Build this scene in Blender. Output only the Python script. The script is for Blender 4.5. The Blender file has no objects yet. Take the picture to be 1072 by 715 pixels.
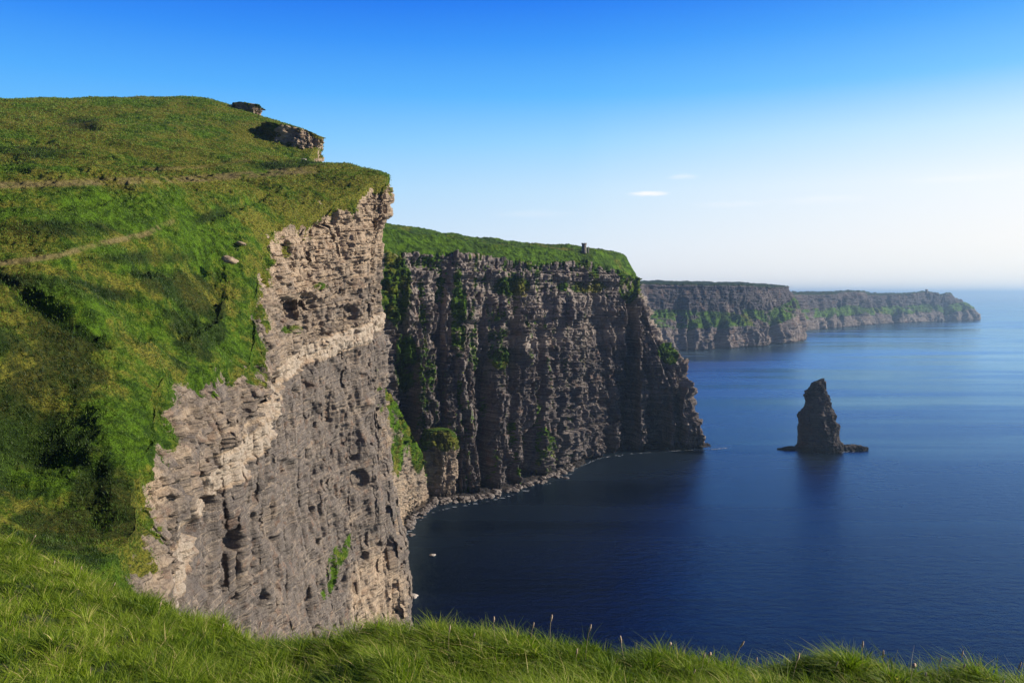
import bpy, math, random
import numpy as np

# ------------------------------------------------------------------ camera, world, sun
S = bpy.context.scene
COL = S.collection
FPX, CX, HY = 834.0, 536.0, 307.6          # focal length in photo pixels, centre column, horizon row
CAMZ = 150.0
cam_d = bpy.data.cameras.new('camera'); cam = bpy.data.objects.new('camera', cam_d); COL.objects.link(cam)
cam.location = (0, 0, CAMZ); cam.rotation_euler = (math.radians(90), 0, 0)
cam_d.sensor_width = 36.0; cam_d.lens = 36.0 * FPX / 1072.0
cam_d.shift_y = -(357.5 - HY) / 1072.0
cam_d.clip_start = 0.1; cam_d.clip_end = 200000.0
S.camera = cam

SUN_AZ, SUN_EL = 84.0, 25.0                # azimuth measured clockwise from the view direction (+Y)
sun_d = bpy.data.lights.new('sun', 'SUN'); sun = bpy.data.objects.new('sun', sun_d); COL.objects.link(sun)
sun_d.energy = 4.9; sun_d.angle = math.radians(0.55); sun_d.color = (1.0, 0.88, 0.72)
sun.rotation_euler = (math.radians(90 - SUN_EL), 0, math.radians(180 - SUN_AZ))
sun.location = (200, 80, 400)

W = bpy.data.worlds.new('World'); S.world = W; W.use_nodes = True
nt = W.node_tree; nt.nodes.clear()
def N(nt, typ, **kw):
    n = nt.nodes.new(typ)
    for k, v in kw.items():
        if k.startswith('i_'):
            n.inputs[k[2:].replace('_', ' ')].default_value = v
        else:
            setattr(n, k, v)
    return n
def ramp(nt, stops, interp='LINEAR'):
    n = nt.nodes.new('ShaderNodeValToRGB'); cr = n.color_ramp; cr.interpolation = interp
    while len(cr.elements) > 1: cr.elements.remove(cr.elements[-1])
    cr.elements[0].position = stops[0][0]; cr.elements[0].color = (*stops[0][1], 1)
    for p, c in stops[1:]:
        e = cr.elements.new(p); e.color = (*c, 1)
    return n
def srgb(r, g, b):
    f = lambda c: (c / 255 / 12.92) if c / 255 <= 0.04045 else ((c / 255 + 0.055) / 1.055) ** 2.4
    return (f(r), f(g), f(b))
sky = N(nt, 'ShaderNodeTexSky', sky_type='NISHITA', sun_disc=False)
sky.sun_elevation = math.radians(SUN_EL); sky.sun_rotation = math.radians(SUN_AZ)
sky.air_density = 1.0; sky.dust_density = 0.6; sky.ozone_density = 3.0
bg_sky = N(nt, 'ShaderNodeBackground'); bg_sky.inputs['Strength'].default_value = 0.05
nt.links.new(sky.outputs[0], bg_sky.inputs['Color'])
# deep blue overhead, darkened above the view to cut fill light, paling to the horizon, palest towards the sun side
tc = N(nt, 'ShaderNodeTexCoord'); sep = N(nt, 'ShaderNodeSeparateXYZ')
nt.links.new(tc.outputs['Generated'], sep.inputs[0])
GR = [(0.0, srgb(246, 244, 244)), (0.06, srgb(228, 239, 250)), (0.128, srgb(200, 230, 252)), (0.185, srgb(156, 213, 253)), (0.24, srgb(96, 184, 252)),
      (0.30, srgb(58, 152, 247)), (0.345, srgb(34, 126, 240)), (0.40, srgb(22, 106, 228)), (0.52, srgb(11, 68, 180)), (1.0, srgb(4, 20, 74))]
GL = [(0.0, srgb(215, 232, 250)), (0.06, srgb(190, 223, 252)), (0.128, srgb(148, 208, 253)), (0.185, srgb(108, 192, 253)), (0.24, srgb(78, 170, 251)),
      (0.30, srgb(46, 138, 244)), (0.345, srgb(26, 112, 232)), (0.40, srgb(12, 80, 200)), (0.50, srgb(6, 44, 135)), (1.0, srgb(4, 20, 74))]
GS = [(0.0, srgb(255, 252, 244)), (0.06, srgb(254, 251, 247)), (0.128, srgb(243, 248, 253)), (0.185, srgb(204, 234, 254)), (0.24, srgb(122, 198, 253)),
      (0.30, srgb(74, 164, 249)), (0.345, srgb(44, 134, 243)), (0.40, srgb(28, 114, 232)), (0.52, srgb(14, 76, 190)), (1.0, srgb(4, 20, 74))]
rl, rr, rs = ramp(nt, GL), ramp(nt, GR), ramp(nt, GS)
for r in (rl, rr, rs): nt.links.new(sep.outputs['Z'], r.inputs['Fac'])
# azimuth factor from the x component
mr1 = N(nt, 'ShaderNodeMapRange'); mr1.inputs['From Min'].default_value = -0.55; mr1.inputs['From Max'].default_value = 0.12
mr2 = N(nt, 'ShaderNodeMapRange'); mr2.inputs['From Min'].default_value = 0.08; mr2.inputs['From Max'].default_value = 0.56
for m in (mr1, mr2): nt.links.new(sep.outputs['X'], m.inputs['Value'])
mx1 = N(nt, 'ShaderNodeMixRGB'); mx2 = N(nt, 'ShaderNodeMixRGB')
nt.links.new(mr1.outputs[0], mx1.inputs['Fac']); nt.links.new(rl.outputs[0], mx1.inputs[1]); nt.links.new(rr.outputs[0], mx1.inputs[2])
nt.links.new(mr2.outputs[0], mx2.inputs['Fac']); nt.links.new(mx1.outputs[0], mx2.inputs[1]); nt.links.new(rs.outputs[0], mx2.inputs[2])
# a few thin streaks of cloud: ellipses in direction space (centre, half-sizes), soft edged
GB = [(0.0, srgb(84, 112, 160)), (0.10, srgb(52, 90, 150)), (0.25, srgb(22, 62, 138)), (0.5, srgb(6, 36, 110)), (1.0, srgb(4, 20, 74))]  # unseen sky behind the camera, darkened to cut the fill light
rb = ramp(nt, GB); nt.links.new(sep.outputs['Z'], rb.inputs['Fac'])
mr3 = N(nt, 'ShaderNodeMapRange', interpolation_type='SMOOTHSTEP'); mr3.inputs['From Min'].default_value = .45; mr3.inputs['From Max'].default_value = -.15
nt.links.new(sep.outputs['Y'], mr3.inputs['Value'])
mx3 = N(nt, 'ShaderNodeMixRGB'); nt.links.new(mr3.outputs[0], mx3.inputs['Fac']); nt.links.new(mx2.outputs[0], mx3.inputs[1]); nt.links.new(rb.outputs[0], mx3.inputs[2])
col_out = mx3.outputs[0]
def dirv(px, py):
    v = np.array([(px - CX) / FPX, 1.0, (HY - py) / FPX]); return v / np.linalg.norm(v)
for (px, py, hw, hh, amt) in [(678, 203, 27, 4.0, 1.0), (715, 185, 20, 4.5, .35), (765, 214, 50, 5, .22), (860, 209, 60, 6, .25), (1010, 187, 60, 5, .28), (560, 224, 60, 6, .15)]:
    c = dirv(px, py)
    sub = N(nt, 'ShaderNodeVectorMath', operation='SUBTRACT'); sub.inputs[1].default_value = tuple(c)
    nt.links.new(tc.outputs['Generated'], sub.inputs[0])
    nz = N(nt, 'ShaderNodeTexNoise'); nz.inputs['Scale'].default_value = 60; nz.inputs['Detail'].default_value = 3
    mp = N(nt, 'ShaderNodeMapping'); mp.inputs['Scale'].default_value = (1, 1, 5)
    nt.links.new(tc.outputs['Generated'], mp.inputs[0]); nt.links.new(mp.outputs[0], nz.inputs['Vector'])
    mul = N(nt, 'ShaderNodeVectorMath', operation='MULTIPLY'); mul.inputs[1].default_value = (FPX / hw * 1.0, FPX / hw * .4, FPX / hh)
    nt.links.new(sub.outputs[0], mul.inputs[0])
    ln = N(nt, 'ShaderNodeVectorMath', operation='LENGTH'); nt.links.new(mul.outputs[0], ln.inputs[0])
    ad = N(nt, 'ShaderNodeMath', operation='ADD'); nt.links.new(ln.outputs['Value'], ad.inputs[0])
    ns = N(nt, 'ShaderNodeMath', operation='MULTIPLY'); ns.inputs[1].default_value = 0.9; nt.links.new(nz.outputs['Fac'], ns.inputs[0])
    nt.links.new(ns.outputs[0], ad.inputs[1])
    mrr = N(nt, 'ShaderNodeMapRange', interpolation_type='SMOOTHSTEP'); mrr.inputs['From Min'].default_value = 1.4; mrr.inputs['From Max'].default_value = 0.5
    mrr.inputs['To Min'].default_value = 0; mrr.inputs['To Max'].default_value = amt
    nt.links.new(ad.outputs[0], mrr.inputs['Value'])
    m = N(nt, 'ShaderNodeMixRGB'); m.inputs[2].default_value = (.98, .98, 1, 1)
    nt.links.new(mrr.outputs[0], m.inputs['Fac']); nt.links.new(col_out, m.inputs[1]); col_out = m.outputs[0]
bg_g = N(nt, 'ShaderNodeBackground'); bg_g.inputs['Strength'].default_value = .80
nt.links.new(col_out, bg_g.inputs['Color'])
SKYMIX = 0.08
mixs = N(nt, 'ShaderNodeMixShader'); mixs.inputs[0].default_value = 1 - SKYMIX
nt.links.new(bg_sky.outputs[0], mixs.inputs[1]); nt.links.new(bg_g.outputs[0], mixs.inputs[2])
wo = N(nt, 'ShaderNodeOutputWorld'); nt.links.new(mixs.outputs[0], wo.inputs['Surface'])

S.view_settings.view_transform = 'Standard'; S.view_settings.look = 'None'
S.view_settings.exposure = 0.48; S.view_settings.gamma = 1.0; S.view_settings.use_curve_mapping = False
S.render.engine = 'CYCLES'
S.cycles.use_denoising = True
S.cycles.max_bounces = 6; S.cycles.diffuse_bounces = 2; S.cycles.glossy_bounces = 3; S.cycles.transmission_bounces = 2
S.cycles.volume_bounces = 0; S.cycles.transparent_max_bounces = 6
S.cycles.sample_clamp_indirect = 4.0

# ------------------------------------------------------------------ helpers
def P(px, py, D):
    return np.array([(px - CX) / FPX * D, D, CAMZ - (py - HY) / FPX * D])
def PW(px, py):                              # point on the water seen at a pixel
    return P(px, py, CAMZ * FPX / (py - HY))
rng = np.random.default_rng(7)
_perm = np.random.default_rng(11).permutation(256).astype(np.int64); _perm = np.concatenate([_perm, _perm, _perm])
_g = np.random.default_rng(12).normal(size=(256, 3)); _g /= np.linalg.norm(_g, axis=1)[:, None]; _g = _g.astype(np.float32)
def pnoise(x, y, z):
    shp = np.shape(x); x = np.ravel(x).astype(np.float64); y = np.broadcast_to(y, shp).ravel().astype(np.float64); z = np.broadcast_to(z, shp).ravel().astype(np.float64)
    xi = np.floor(x).astype(np.int64); yi = np.floor(y).astype(np.int64); zi = np.floor(z).astype(np.int64)
    xf = (x - xi).astype(np.float32); yf = (y - yi).astype(np.float32); zf = (z - zi).astype(np.float32)
    xi &= 255; yi &= 255; zi &= 255
    f = lambda t: t * t * t * (t * (t * 6 - 15) + 10)
    u, v, w = f(xf), f(yf), f(zf); out = 0
    for dx in (0, 1):
        wx = u if dx else 1 - u
        a = _perm[(xi + dx) & 255]
        for dy in (0, 1):
            wy = v if dy else 1 - v
            b = _perm[a + ((yi + dy) & 255)]
            for dz in (0, 1):
                wz = w if dz else 1 - w
                g = _g[_perm[b + ((zi + dz) & 255)]]
                out = out + wx * wy * wz * (g[:, 0] * (xf - dx) + g[:, 1] * (yf - dy) + g[:, 2] * (zf - dz))
    return (out * 1.5).reshape(shp)
def fbm(x, y, z, oct=4, gain=0.5, lac=2.03):
    s = 0; a = 1.0; t = 0
    for i in range(oct):
        s = s + a * pnoise(x + 17.3 * i, y + 5.1 * i, z - 9.7 * i); t += a; a *= gain; x = x * lac; y = y * lac; z = z * lac
    return s / t * 1.4
def hashf(*a):
    h = np.zeros(np.shape(a[0]), dtype=np.int64)
    for k in a: h = _perm[(h + (np.floor(k).astype(np.int64) & 255)) & 255] + 0
    h2 = _perm[(h * 7 + 13) & 255]
    return (h2 / 255.0)
def smooth(e0, e1, x):
    t = np.clip((x - e0) / (e1 - e0), 0, 1); return t * t * (3 - 2 * t)
def catmull(pts, t):                         # pts [n,...], t in [0,n-1]
    pts = np.asarray(pts, float); n = len(pts); i = np.clip(np.floor(t).astype(int), 0, n - 2); f = (t - i).reshape(-1, *([1] * (pts.ndim - 1)))
    p0 = pts[np.maximum(i - 1, 0)]; p1 = pts[i]; p2 = pts[i + 1]; p3 = pts[np.minimum(i + 2, n - 1)]
    return 0.5 * (2 * p1 + (p2 - p0) * f + (2 * p0 - 5 * p1 + 4 * p2 - p3) * f ** 2 + (3 * p1 - p0 - 3 * p2 + p3) * f ** 3)
def param(counts):                           # list of samples per segment -> parameter values
    out = [np.linspace(i, i + 1, c, endpoint=False) for i, c in enumerate(counts)] + [np.array([len(counts)], float)]
    return np.concatenate(out)
def linterp(pts, t):
    pts = np.asarray(pts, float); n = len(pts); i = np.clip(np.floor(t).astype(int), 0, n - 2); f = (t - i).reshape(-1, *([1] * (pts.ndim - 1)))
    return pts[i] * (1 - f) + pts[i + 1] * f
def grid_normals(G, flip=False):
    a = np.gradient(G, axis=0); b = np.gradient(G, axis=1); n = np.cross(a, b)
    if flip: n = -n
    return n / (np.linalg.norm(n, axis=2, keepdims=True) + 1e-9)
def mesh_from(name, V, F, mat, attrs=None, smooth_shade=False, parent=None):
    V = np.ascontiguousarray(V, dtype=np.float32).reshape(-1, 3); F = np.ascontiguousarray(F, dtype=np.int32); k = F.shape[1]
    me = bpy.data.meshes.new(name)
    me.vertices.add(len(V)); me.vertices.foreach_set('co', V.ravel())
    me.loops.add(F.size); me.loops.foreach_set('vertex_index', F.ravel())
    me.polygons.add(len(F)); me.polygons.foreach_set('loop_start', np.arange(0, F.size, k, dtype=np.int32))
    if smooth_shade: me.polygons.foreach_set('use_smooth', np.ones(len(F), dtype=bool))
    me.update(calc_edges=True)
    for an, av in (attrs or {}).items():
        at = me.attributes.new(an, 'FLOAT', 'POINT'); at.data.foreach_set('value', np.ascontiguousarray(av, dtype=np.float32).ravel())
    me.materials.append(mat)
    o = bpy.data.objects.new(name, me); COL.objects.link(o)
    if parent is not None: o.parent = parent
    return o
def grid_faces(ns, ntt, flip=False, wrap=False):
    i = np.arange(ns if wrap else ns - 1)[:, None]; j = np.arange(ntt - 1)[None, :]
    a = i * ntt + j; b = ((i + 1) % ns) * ntt + j
    F = np.stack([a, b, b + 1, a + 1], -1).reshape(-1, 4)
    return F[:, ::-1] if flip else F
def structure(o): o['kind'] = 'structure'; return o
def tag(o, label, cat, group=None):
    o['label'] = label; o['category'] = cat
    if group: o['group'] = group
    return o

# ------------------------------------------------------------------ materials
def newmat(name):
    m = bpy.data.materials.new(name); m.use_nodes = True; m.node_tree.nodes.clear(); return m
def L(nt, a, b): nt.links.new(a, b)
def noise(nt, vec, scale, detail=4, rough=.55, dist=0.0):
    n = N(nt, 'ShaderNodeTexNoise'); n.inputs['Scale'].default_value = scale; n.inputs['Detail'].default_value = detail
    n.inputs['Roughness'].default_value = rough; n.inputs['Distortion'].default_value = dist
    if vec is not None: L(nt, vec, n.inputs['Vector'])
    return n.outputs['Fac']
def mapping(nt, vec, scale):
    m = N(nt, 'ShaderNodeMapping'); m.inputs['Scale'].default_value = scale; L(nt, vec, m.inputs[0]); return m.outputs[0]
def mixc(nt, fac, a, b, mode='MIX'):
    m = N(nt, 'ShaderNodeMixRGB', blend_type=mode)
    for k, v in ((0, fac), (1, a), (2, b)):
        if isinstance(v, (int, float)): m.inputs[k].default_value = v
        elif isinstance(v, tuple): m.inputs[k].default_value = (*v, 1) if len(v) == 3 else v
        else: L(nt, v, m.inputs[k])
    return m.outputs[0]
def maprange(nt, v, a, b, c=0.0, d=1.0, sm=True):
    m = N(nt, 'ShaderNodeMapRange', interpolation_type='SMOOTHSTEP' if sm else 'LINEAR'); L(nt, v, m.inputs['Value'])
    for k, x in (('From Min', a), ('From Max', b), ('To Min', c), ('To Max', d)): m.inputs[k].default_value = x
    return m.outputs[0]
def mth(nt, op, a, b=None):
    m = N(nt, 'ShaderNodeMath', operation=op)
    for k, v in ((0, a), (1, b)):
        if v is None: continue
        if isinstance(v, (int, float)): m.inputs[k].default_value = v
        else: L(nt, v, m.inputs[k])
    return m.outputs[0]

def land_material(name, sc=1.0, dip=0.0, olive_at=.52, shale=(.205, .180, .160), tan=(.54, .42, .30), dark=(.05, .043, .045), bump=1.0):
    """weathered layered rock with turf where the attribute 'turf' says so; sc stretches the texture with distance"""
    m = newmat(name); nt = m.node_tree
    geo = N(nt, 'ShaderNodeNewGeometry'); pos = geo.outputs['Position']
    at = lambda a: N(nt, 'ShaderNodeAttribute', attribute_name=a).outputs['Fac']
    turf, tanv, zone = at('turf'), at('tan'), at('heath_shade')
    # rock
    streak = noise(nt, mapping(nt, pos, (.30 / sc, .30 / sc, .05 / sc)), 1.0, 6, .65)
    sx = N(nt, 'ShaderNodeSeparateXYZ'); L(nt, pos, sx.inputs[0]); cx3 = N(nt, 'ShaderNodeCombineXYZ')
    L(nt, sx.outputs['X'], cx3.inputs['X']); L(nt, sx.outputs['Y'], cx3.inputs['Y']); L(nt, mth(nt, 'SUBTRACT', sx.outputs['Z'], mth(nt, 'MULTIPLY', sx.outputs['Y'], dip)), cx3.inputs['Z'])
    layer = noise(nt, mapping(nt, cx3.outputs[0], (.03 / sc, .03 / sc, .85 / sc)), 1.0, 6, .65)
    beds = noise(nt, mapping(nt, cx3.outputs[0], (.06 / sc, .06 / sc, 1.9 / sc)), 1.0, 5, .7)
    grain = noise(nt, pos, .9 / sc, 7, .7)
    blot = noise(nt, pos, .09 / sc, 4, .6)
    f = mth(nt, 'ADD', tanv, mth(nt, 'MULTIPLY', mth(nt, 'SUBTRACT', layer, .5), 1.1))
    f = mth(nt, 'ADD', f, mth(nt, 'MULTIPLY', mth(nt, 'SUBTRACT', blot, .5), 1.3))
    fpale = maprange(nt, f, 1.15, 1.7, 0, .7); f = maprange(nt, f, .05, .95)
    rock = mixc(nt, f, shale, tan)
    rock = mixc(nt, maprange(nt, streak, .50, .70, 0, .75), rock, mixc(nt, .5, dark, shale))
    rock = mixc(nt, maprange(nt, grain, .54, .70, 0, .65), rock, (.58, .49, .385) if name.startswith('cliff') else tan)
    rock = mixc(nt, fpale, rock, (.54, .475, .395))
    rock = mixc(nt, maprange(nt, grain, .46, .30, 0, .8), rock, dark)
    rock = mixc(nt, maprange(nt, noise(nt, pos, .25 / sc, 3), .56, .68, 0, .35), rock, (.26, .135, .075))   # iron stain
    rock = mixc(nt, mth(nt, 'MULTIPLY', maprange(nt, beds, .50, .64, 0, .62), maprange(nt, tanv, 1.0, 1.5, 1, .15)), rock, mixc(nt, .35, dark, shale))
    rock = mixc(nt, maprange(nt, beds, .46, .34, 0, .40), rock, tan)
    # wet dark foot just above the sea
    sepz = N(nt, 'ShaderNodeSeparateXYZ'); L(nt, pos, sepz.inputs[0])
    wet = maprange(nt, mth(nt, 'ADD', sepz.outputs['Z'], mth(nt, 'MULTIPLY', blot, -6.0)), 3.0, -1.0, 0, .8)
    rock = mixc(nt, wet, rock, (.022, .022, .024))
    # turf: bright grass, olive, dark heather with hollow shade painted in
    g1 = noise(nt, pos, .045 / sc, 5, .6); g2 = noise(nt, pos, .35 / sc, 6, .72); g3 = noise(nt, mapping(nt, pos, (1, .7, 1.6)), 1.6 / sc, 5, .75)
    green = mixc(nt, maprange(nt, g2, .38, .62), (.026, .062, .006), (.105, .21, .012))
    olive = mixc(nt, maprange(nt, g3, .36, .64), (.060, .070, .014), (.270, .255, .036))
    gr = mixc(nt, maprange(nt, mth(nt, 'ADD', g1, mth(nt, 'MULTIPLY', mth(nt, 'SUBTRACT', g2, .5), .5)), olive_at - .07, olive_at + .07), green, olive) if not dip else mixc(nt, maprange(nt, mth(nt, 'ADD', mth(nt, 'ADD', g1, mth(nt, 'MULTIPLY', mth(nt, 'SUBTRACT', g2, .5), .5)), mth(nt, 'MULTIPLY', mth(nt, 'SUBTRACT', tanv, .5), .25)), olive_at - .07, olive_at + .07), green, olive)
    gr = mixc(nt, maprange(nt, g3, .55, .72, 0, .45), gr, (.20, .26, .03))
    gr = mixc(nt, maprange(nt, g3, .45, .30, 0, .55), gr, (.012, .022, .006))
    heath_shade = mixc(nt, maprange(nt, g2, .40, .64), (.007, .014, .005), (.030, .058, .012))
    gr = mixc(nt, mth(nt, 'MULTIPLY', zone, maprange(nt, g2, .25, .55, .35, 1)), gr, heath_shade)
    path = at('path')
    gr = mixc(nt, mth(nt, 'MULTIPLY', path, maprange(nt, g3, .35, .6, .55, 1)), gr, (.25, .205, .09))
    tm = maprange(nt, mth(nt, 'ADD', turf, mth(nt, 'MULTIPLY', mth(nt, 'SUBTRACT', grain, .5), .9)), .40, .60)
    colr = mixc(nt, tm, rock, gr)
    bsdf = N(nt, 'ShaderNodeBsdfPrincipled'); bsdf.inputs['Roughness'].default_value = .92
    bsdf.inputs['Specular IOR Level'].default_value = .12
    L(nt, colr, bsdf.inputs['Base Color'])
    h = mth(nt, 'ADD', mth(nt, 'MULTIPLY', grain, .7), mth(nt, 'MULTIPLY', streak, .8))
    h = mth(nt, 'ADD', h, mth(nt, 'MULTIPLY', noise(nt, pos, 2.6 / sc, 5, .7), .5))
    h = mth(nt, 'SUBTRACT', h, mth(nt, 'MULTIPLY', beds, .9))
    bp = N(nt, 'ShaderNodeBump'); bp.inputs['Strength'].default_value = .9 * bump; bp.inputs['Distance'].default_value = 1.3 * sc
    L(nt, h, bp.inputs['Height']); L(nt, bp.outputs[0], bsdf.inputs['Normal'])
    out = N(nt, 'ShaderNodeOutputMaterial'); L(nt, bsdf.outputs[0], out.inputs['Surface'])
    return m
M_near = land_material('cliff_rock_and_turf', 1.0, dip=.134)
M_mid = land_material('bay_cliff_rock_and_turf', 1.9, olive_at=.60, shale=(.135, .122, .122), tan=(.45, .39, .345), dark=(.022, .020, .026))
M_far = land_material('distant_cliff_rock_and_turf', 6.0, olive_at=.62, shale=(.078, .070, .078), tan=(.24, .20, .18), bump=.7)
M_stack = land_material('sea_stack_rock', 1.2, shale=(.078, .073, .078), tan=(.17, .155, .145), dark=(.018, .016, .018))

def water_material():
    m = newmat('sea_water'); nt = m.node_tree
    geo = N(nt, 'ShaderNodeNewGeometry'); pos = geo.outputs['Position']
    big = noise(nt, mapping(nt, pos, (.0016, .0075, 1)), 1.0, 4, .55, .6)
    big2 = noise(nt, mapping(nt, pos, (.0005, .0035, 1)), 1.0, 5, .6, .4)
    fine = noise(nt, mapping(nt, pos, (.0011, .030, 1)), 1.0, 4, .6, .5)
    sl = mth(nt, 'ADD', mth(nt, 'MULTIPLY', big, .4), mth(nt, 'MULTIPLY', big2, .35))
    spx = N(nt, 'ShaderNodeSeparateXYZ'); L(nt, pos, spx.inputs[0])
    east = maprange(nt, mth(nt, 'DIVIDE', spx.outputs['X'], mth(nt, 'MAXIMUM', spx.outputs['Y'], 50.0)), .12, .5, -.03, .085)
    sl = mth(nt, 'ADD', sl, mth(nt, 'MULTIPLY', east, maprange(nt, spx.outputs['Y'], 700.0, 1200.0)))
    slick = maprange(nt, mth(nt, 'ADD', sl, mth(nt, 'MULTIPLY', fine, .25)), .47, .66)
    gl = N(nt, 'ShaderNodeBsdfGlossy'); gl.inputs['Color'].default_value = (.50, .78, 1.0, 1)
    df = N(nt, 'ShaderNodeBsdfDiffuse'); df.inputs['Color'].default_value = (.0012, .0032, .012, 1)
    L(nt, maprange(nt, slick, 0, 1, .28, .07, False), gl.inputs['Roughness'])
    w1 = noise(nt, mapping(nt, pos, (.10, .22, 1)), 1.0, 5, .6, .3)
    w2 = noise(nt, mapping(nt, pos, (.55, .9, 1)), 1.0, 4, .6)
    h = mth(nt, 'ADD', mth(nt, 'MULTIPLY', w1, 1.2), mth(nt, 'MULTIPLY', w2, .35))
    bp = N(nt, 'ShaderNodeBump'); bp.inputs['Distance'].default_value = 1.0
    L(nt, maprange(nt, slick, 0, 1, .75, .25, False), bp.inputs['Strength'])
    L(nt, h, bp.inputs['Height']); L(nt, bp.outputs[0], gl.inputs['Normal']); L(nt, bp.outputs[0], df.inputs['Normal'])
    fr = N(nt, 'ShaderNodeFresnel'); fr.inputs['IOR'].default_value = 1.34
    mx = N(nt, 'ShaderNodeMixShader'); L(nt, mth(nt, 'MINIMUM', mth(nt, 'MULTIPLY', fr.outputs[0], 1.2), .80), mx.inputs[0])
    L(nt, df.outputs[0], mx.inputs[1]); L(nt, gl.outputs[0], mx.inputs[2])
    out = N(nt, 'ShaderNodeOutputMaterial'); L(nt, mx.outputs[0], out.inputs['Surface'])
    return m
M_water = water_material()

# ------------------------------------------------------------------ sea
def make_sea():
    xs = np.array([-90000, -30000, -8000, -1500, -200, 500, 2000, 8000, 30000, 90000.]); ys = np.array([-3000, -300, 100, 400, 900, 2000, 5000, 15000, 40000, 90000.])
    X, Y = np.meshgrid(xs, ys, indexing='ij'); G = np.stack([X, Y, np.zeros_like(X)], -1)
    structure(mesh_from('sea', G, grid_faces(len(xs), len(ys)), M_water))
make_sea()

# ------------------------------------------------------------------ rock relief shared by the cliffs
def rock_disp(G, u, sc=1.0, dip=0.0, seed=0.0, blocks=1.0, flutes=1.0, pits=1.0, ledge=.6, rough=.75, facet=.8, slab=.85):
    """displacement (m) of a cliff face: beds, joint blocks, vertical flutes, roughness.  u = distance along the coast"""
    x, y, z = G[..., 0] + seed * 31, G[..., 1], G[..., 2]
    zs = z - dip * y + 1.0 * sc * fbm(x / (30 * sc), y / (30 * sc), z / (60 * sc), 2)
    d = 3.2 * sc * fbm(x / (26 * sc), y / (26 * sc), z / (85 * sc), 3)
    for th, wd, am in ((5.2, 7.0, .95), (2.1, 3.3, .60), (.95, 1.7, .32)):
        th *= sc; wd *= sc; am *= sc
        lay = zs / th + .35 * pnoise(zs / (th * 3.1), zs * 0 + seed, zs * 0)
        li = np.floor(lay)
        uu = u + 1.1 * sc * pnoise(x / (5 * sc), y / (5 * sc), z / (5 * sc))
        bu = uu / wd + hashf(li + seed) * 7.3
        b = hashf(np.floor(bu) + 3, li + 40) - .5
        lv = hashf(li + 90, li * 0 + seed + 5) - .5
        crack = smooth(.0, .10, np.abs(bu - np.floor(bu) - .0)) * smooth(.0, .10, 1 - (bu - np.floor(bu))) 
        groove = smooth(.0, .12, lay - li)
        d = d + am * blocks * (1.1 * b + 1.0 * lv) - am * blocks * .75 * (1 - crack) - am * blocks * .55 * (1 - groove)
    fl = 1 - np.abs(fbm(u / (7 * sc), z / (45 * sc), y * 0 + seed * 3.3, 3)) * 2.2
    d = d + flutes * 1.9 * sc * (fl - .5) * smooth(-.25, .35, pnoise(u / (18 * sc), z / (14 * sc), y * 0 + seed + 2))
    cav = pnoise(u / (3.2 * sc), z / (3.6 * sc), y * 0 + seed + 8.8)
    d = d - 2.6 * sc * smooth(.42, .62, cav)
    d = d + ledge * sc * fbm(u / (13 * sc), zs / (1.3 * sc), y * 0 + seed + 51, 3, .6)
    d = d - 1.1 * sc * pits * smooth(.22, .5, pnoise(u / (1.5 * sc), zs / (2.6 * sc), y * 0 + seed + 31)) - .5 * sc * pits * smooth(.15, .45, pnoise(u / (.7 * sc), zs / (1.1 * sc), y * 0 + seed + 37))
    d = d + facet * sc * (2.6 * (.35 - np.abs(pnoise(u / (13 * sc) + zs / (40 * sc), zs / (17 * sc) - u / (45 * sc), y * 0 + seed + 61))) * 1.6 + 1.5 * (.35 - np.abs(pnoise(u / (5.5 * sc), zs / (8 * sc) + u / (16 * sc), y * 0 + seed + 67))))
    stp = 1.5 * sc; q = d / stp + .35 * pnoise(u / (9 * sc), zs / (6 * sc), y * 0 + seed + 71); qf = np.floor(q); dq = stp * (qf + smooth(.36, .64, q - qf)); d = d * (1 - slab) + dq * slab
    d = d + .6 * rough * sc * fbm(x / (1.6 * sc), y / (1.6 * sc), z / (2.2 * sc), 4, .6)
    return d
def turf_disp(x, y, sc=1.0):
    b = 1 - np.abs(fbm(x / (5 * sc), y / (5 * sc), x * 0, 4, .6)) * 2
    return sc * (2.1 * fbm(x / (20 * sc), y / (13 * sc), x * 0 + 3, 3) + .75 * b + .42 * fbm(x / (1.3 * sc), y / (1.3 * sc), x * 0 + 9, 3, .6))

# ------------------------------------------------------------------ near headland: hillside height from control points
hill_ctrl = [  # px, py, distance
    (-260, 150, 560), (0, 128, 560), (130, 128, 580), (230, 135, 590), (-260, 118, 420), (-120, 110, 430), (0, 106, 430), (100, 106, 440), (190, 104.5, 460), (235, 108, 470), (262, 119, 470),
    (300, 134, 434), (322, 138, 436), (334, 143, 446), (296, 168, 402), (322, 172, 398), (330, 172, 372), (404, 184, 346), (388, 180, 356), (362, 174, 362),
    (0, 150, 330), (120, 150, 345), (220, 152, 380), (280, 160, 390),
    (-160, 190, 250), (0, 186, 265), (150, 186, 290), (250, 184, 320), (310, 180, 340),
    (-160, 280, 150), (0, 276, 158), (110, 262, 178), (190, 225, 235), (260, 215, 275), (330, 200, 318),
    (-100, 380, 112), (0, 320, 132), (90, 300, 150), (160, 290, 180), (225, 265, 235), (285, 245, 275), (265, 308, 235), (240, 300, 232),
    (250, 384, 190), (212, 296, 214), (208, 362, 197), (232, 330, 214), (232, 372, 194), (150, 352, 172), (165, 398, 150), (110, 350, 150), (55, 362, 142), (0, 368, 134), (50, 452, 126), (0, 462, 120),
    (150, 500, 118), (155, 450, 130), (120, 430, 128), (85, 440, 124), (-80, 440, 112),
    (105, 585, 92), (95, 500, 114), (90, 550, 108), (40, 545, 106), (0, 540, 102), (60, 640, 74), (0, 620, 76), (-100, 620, 62), (30, 720, 52),
]
HC = np.array([P(*c) for c in hill_ctrl]); _c2 = HC[:, :2]
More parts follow.
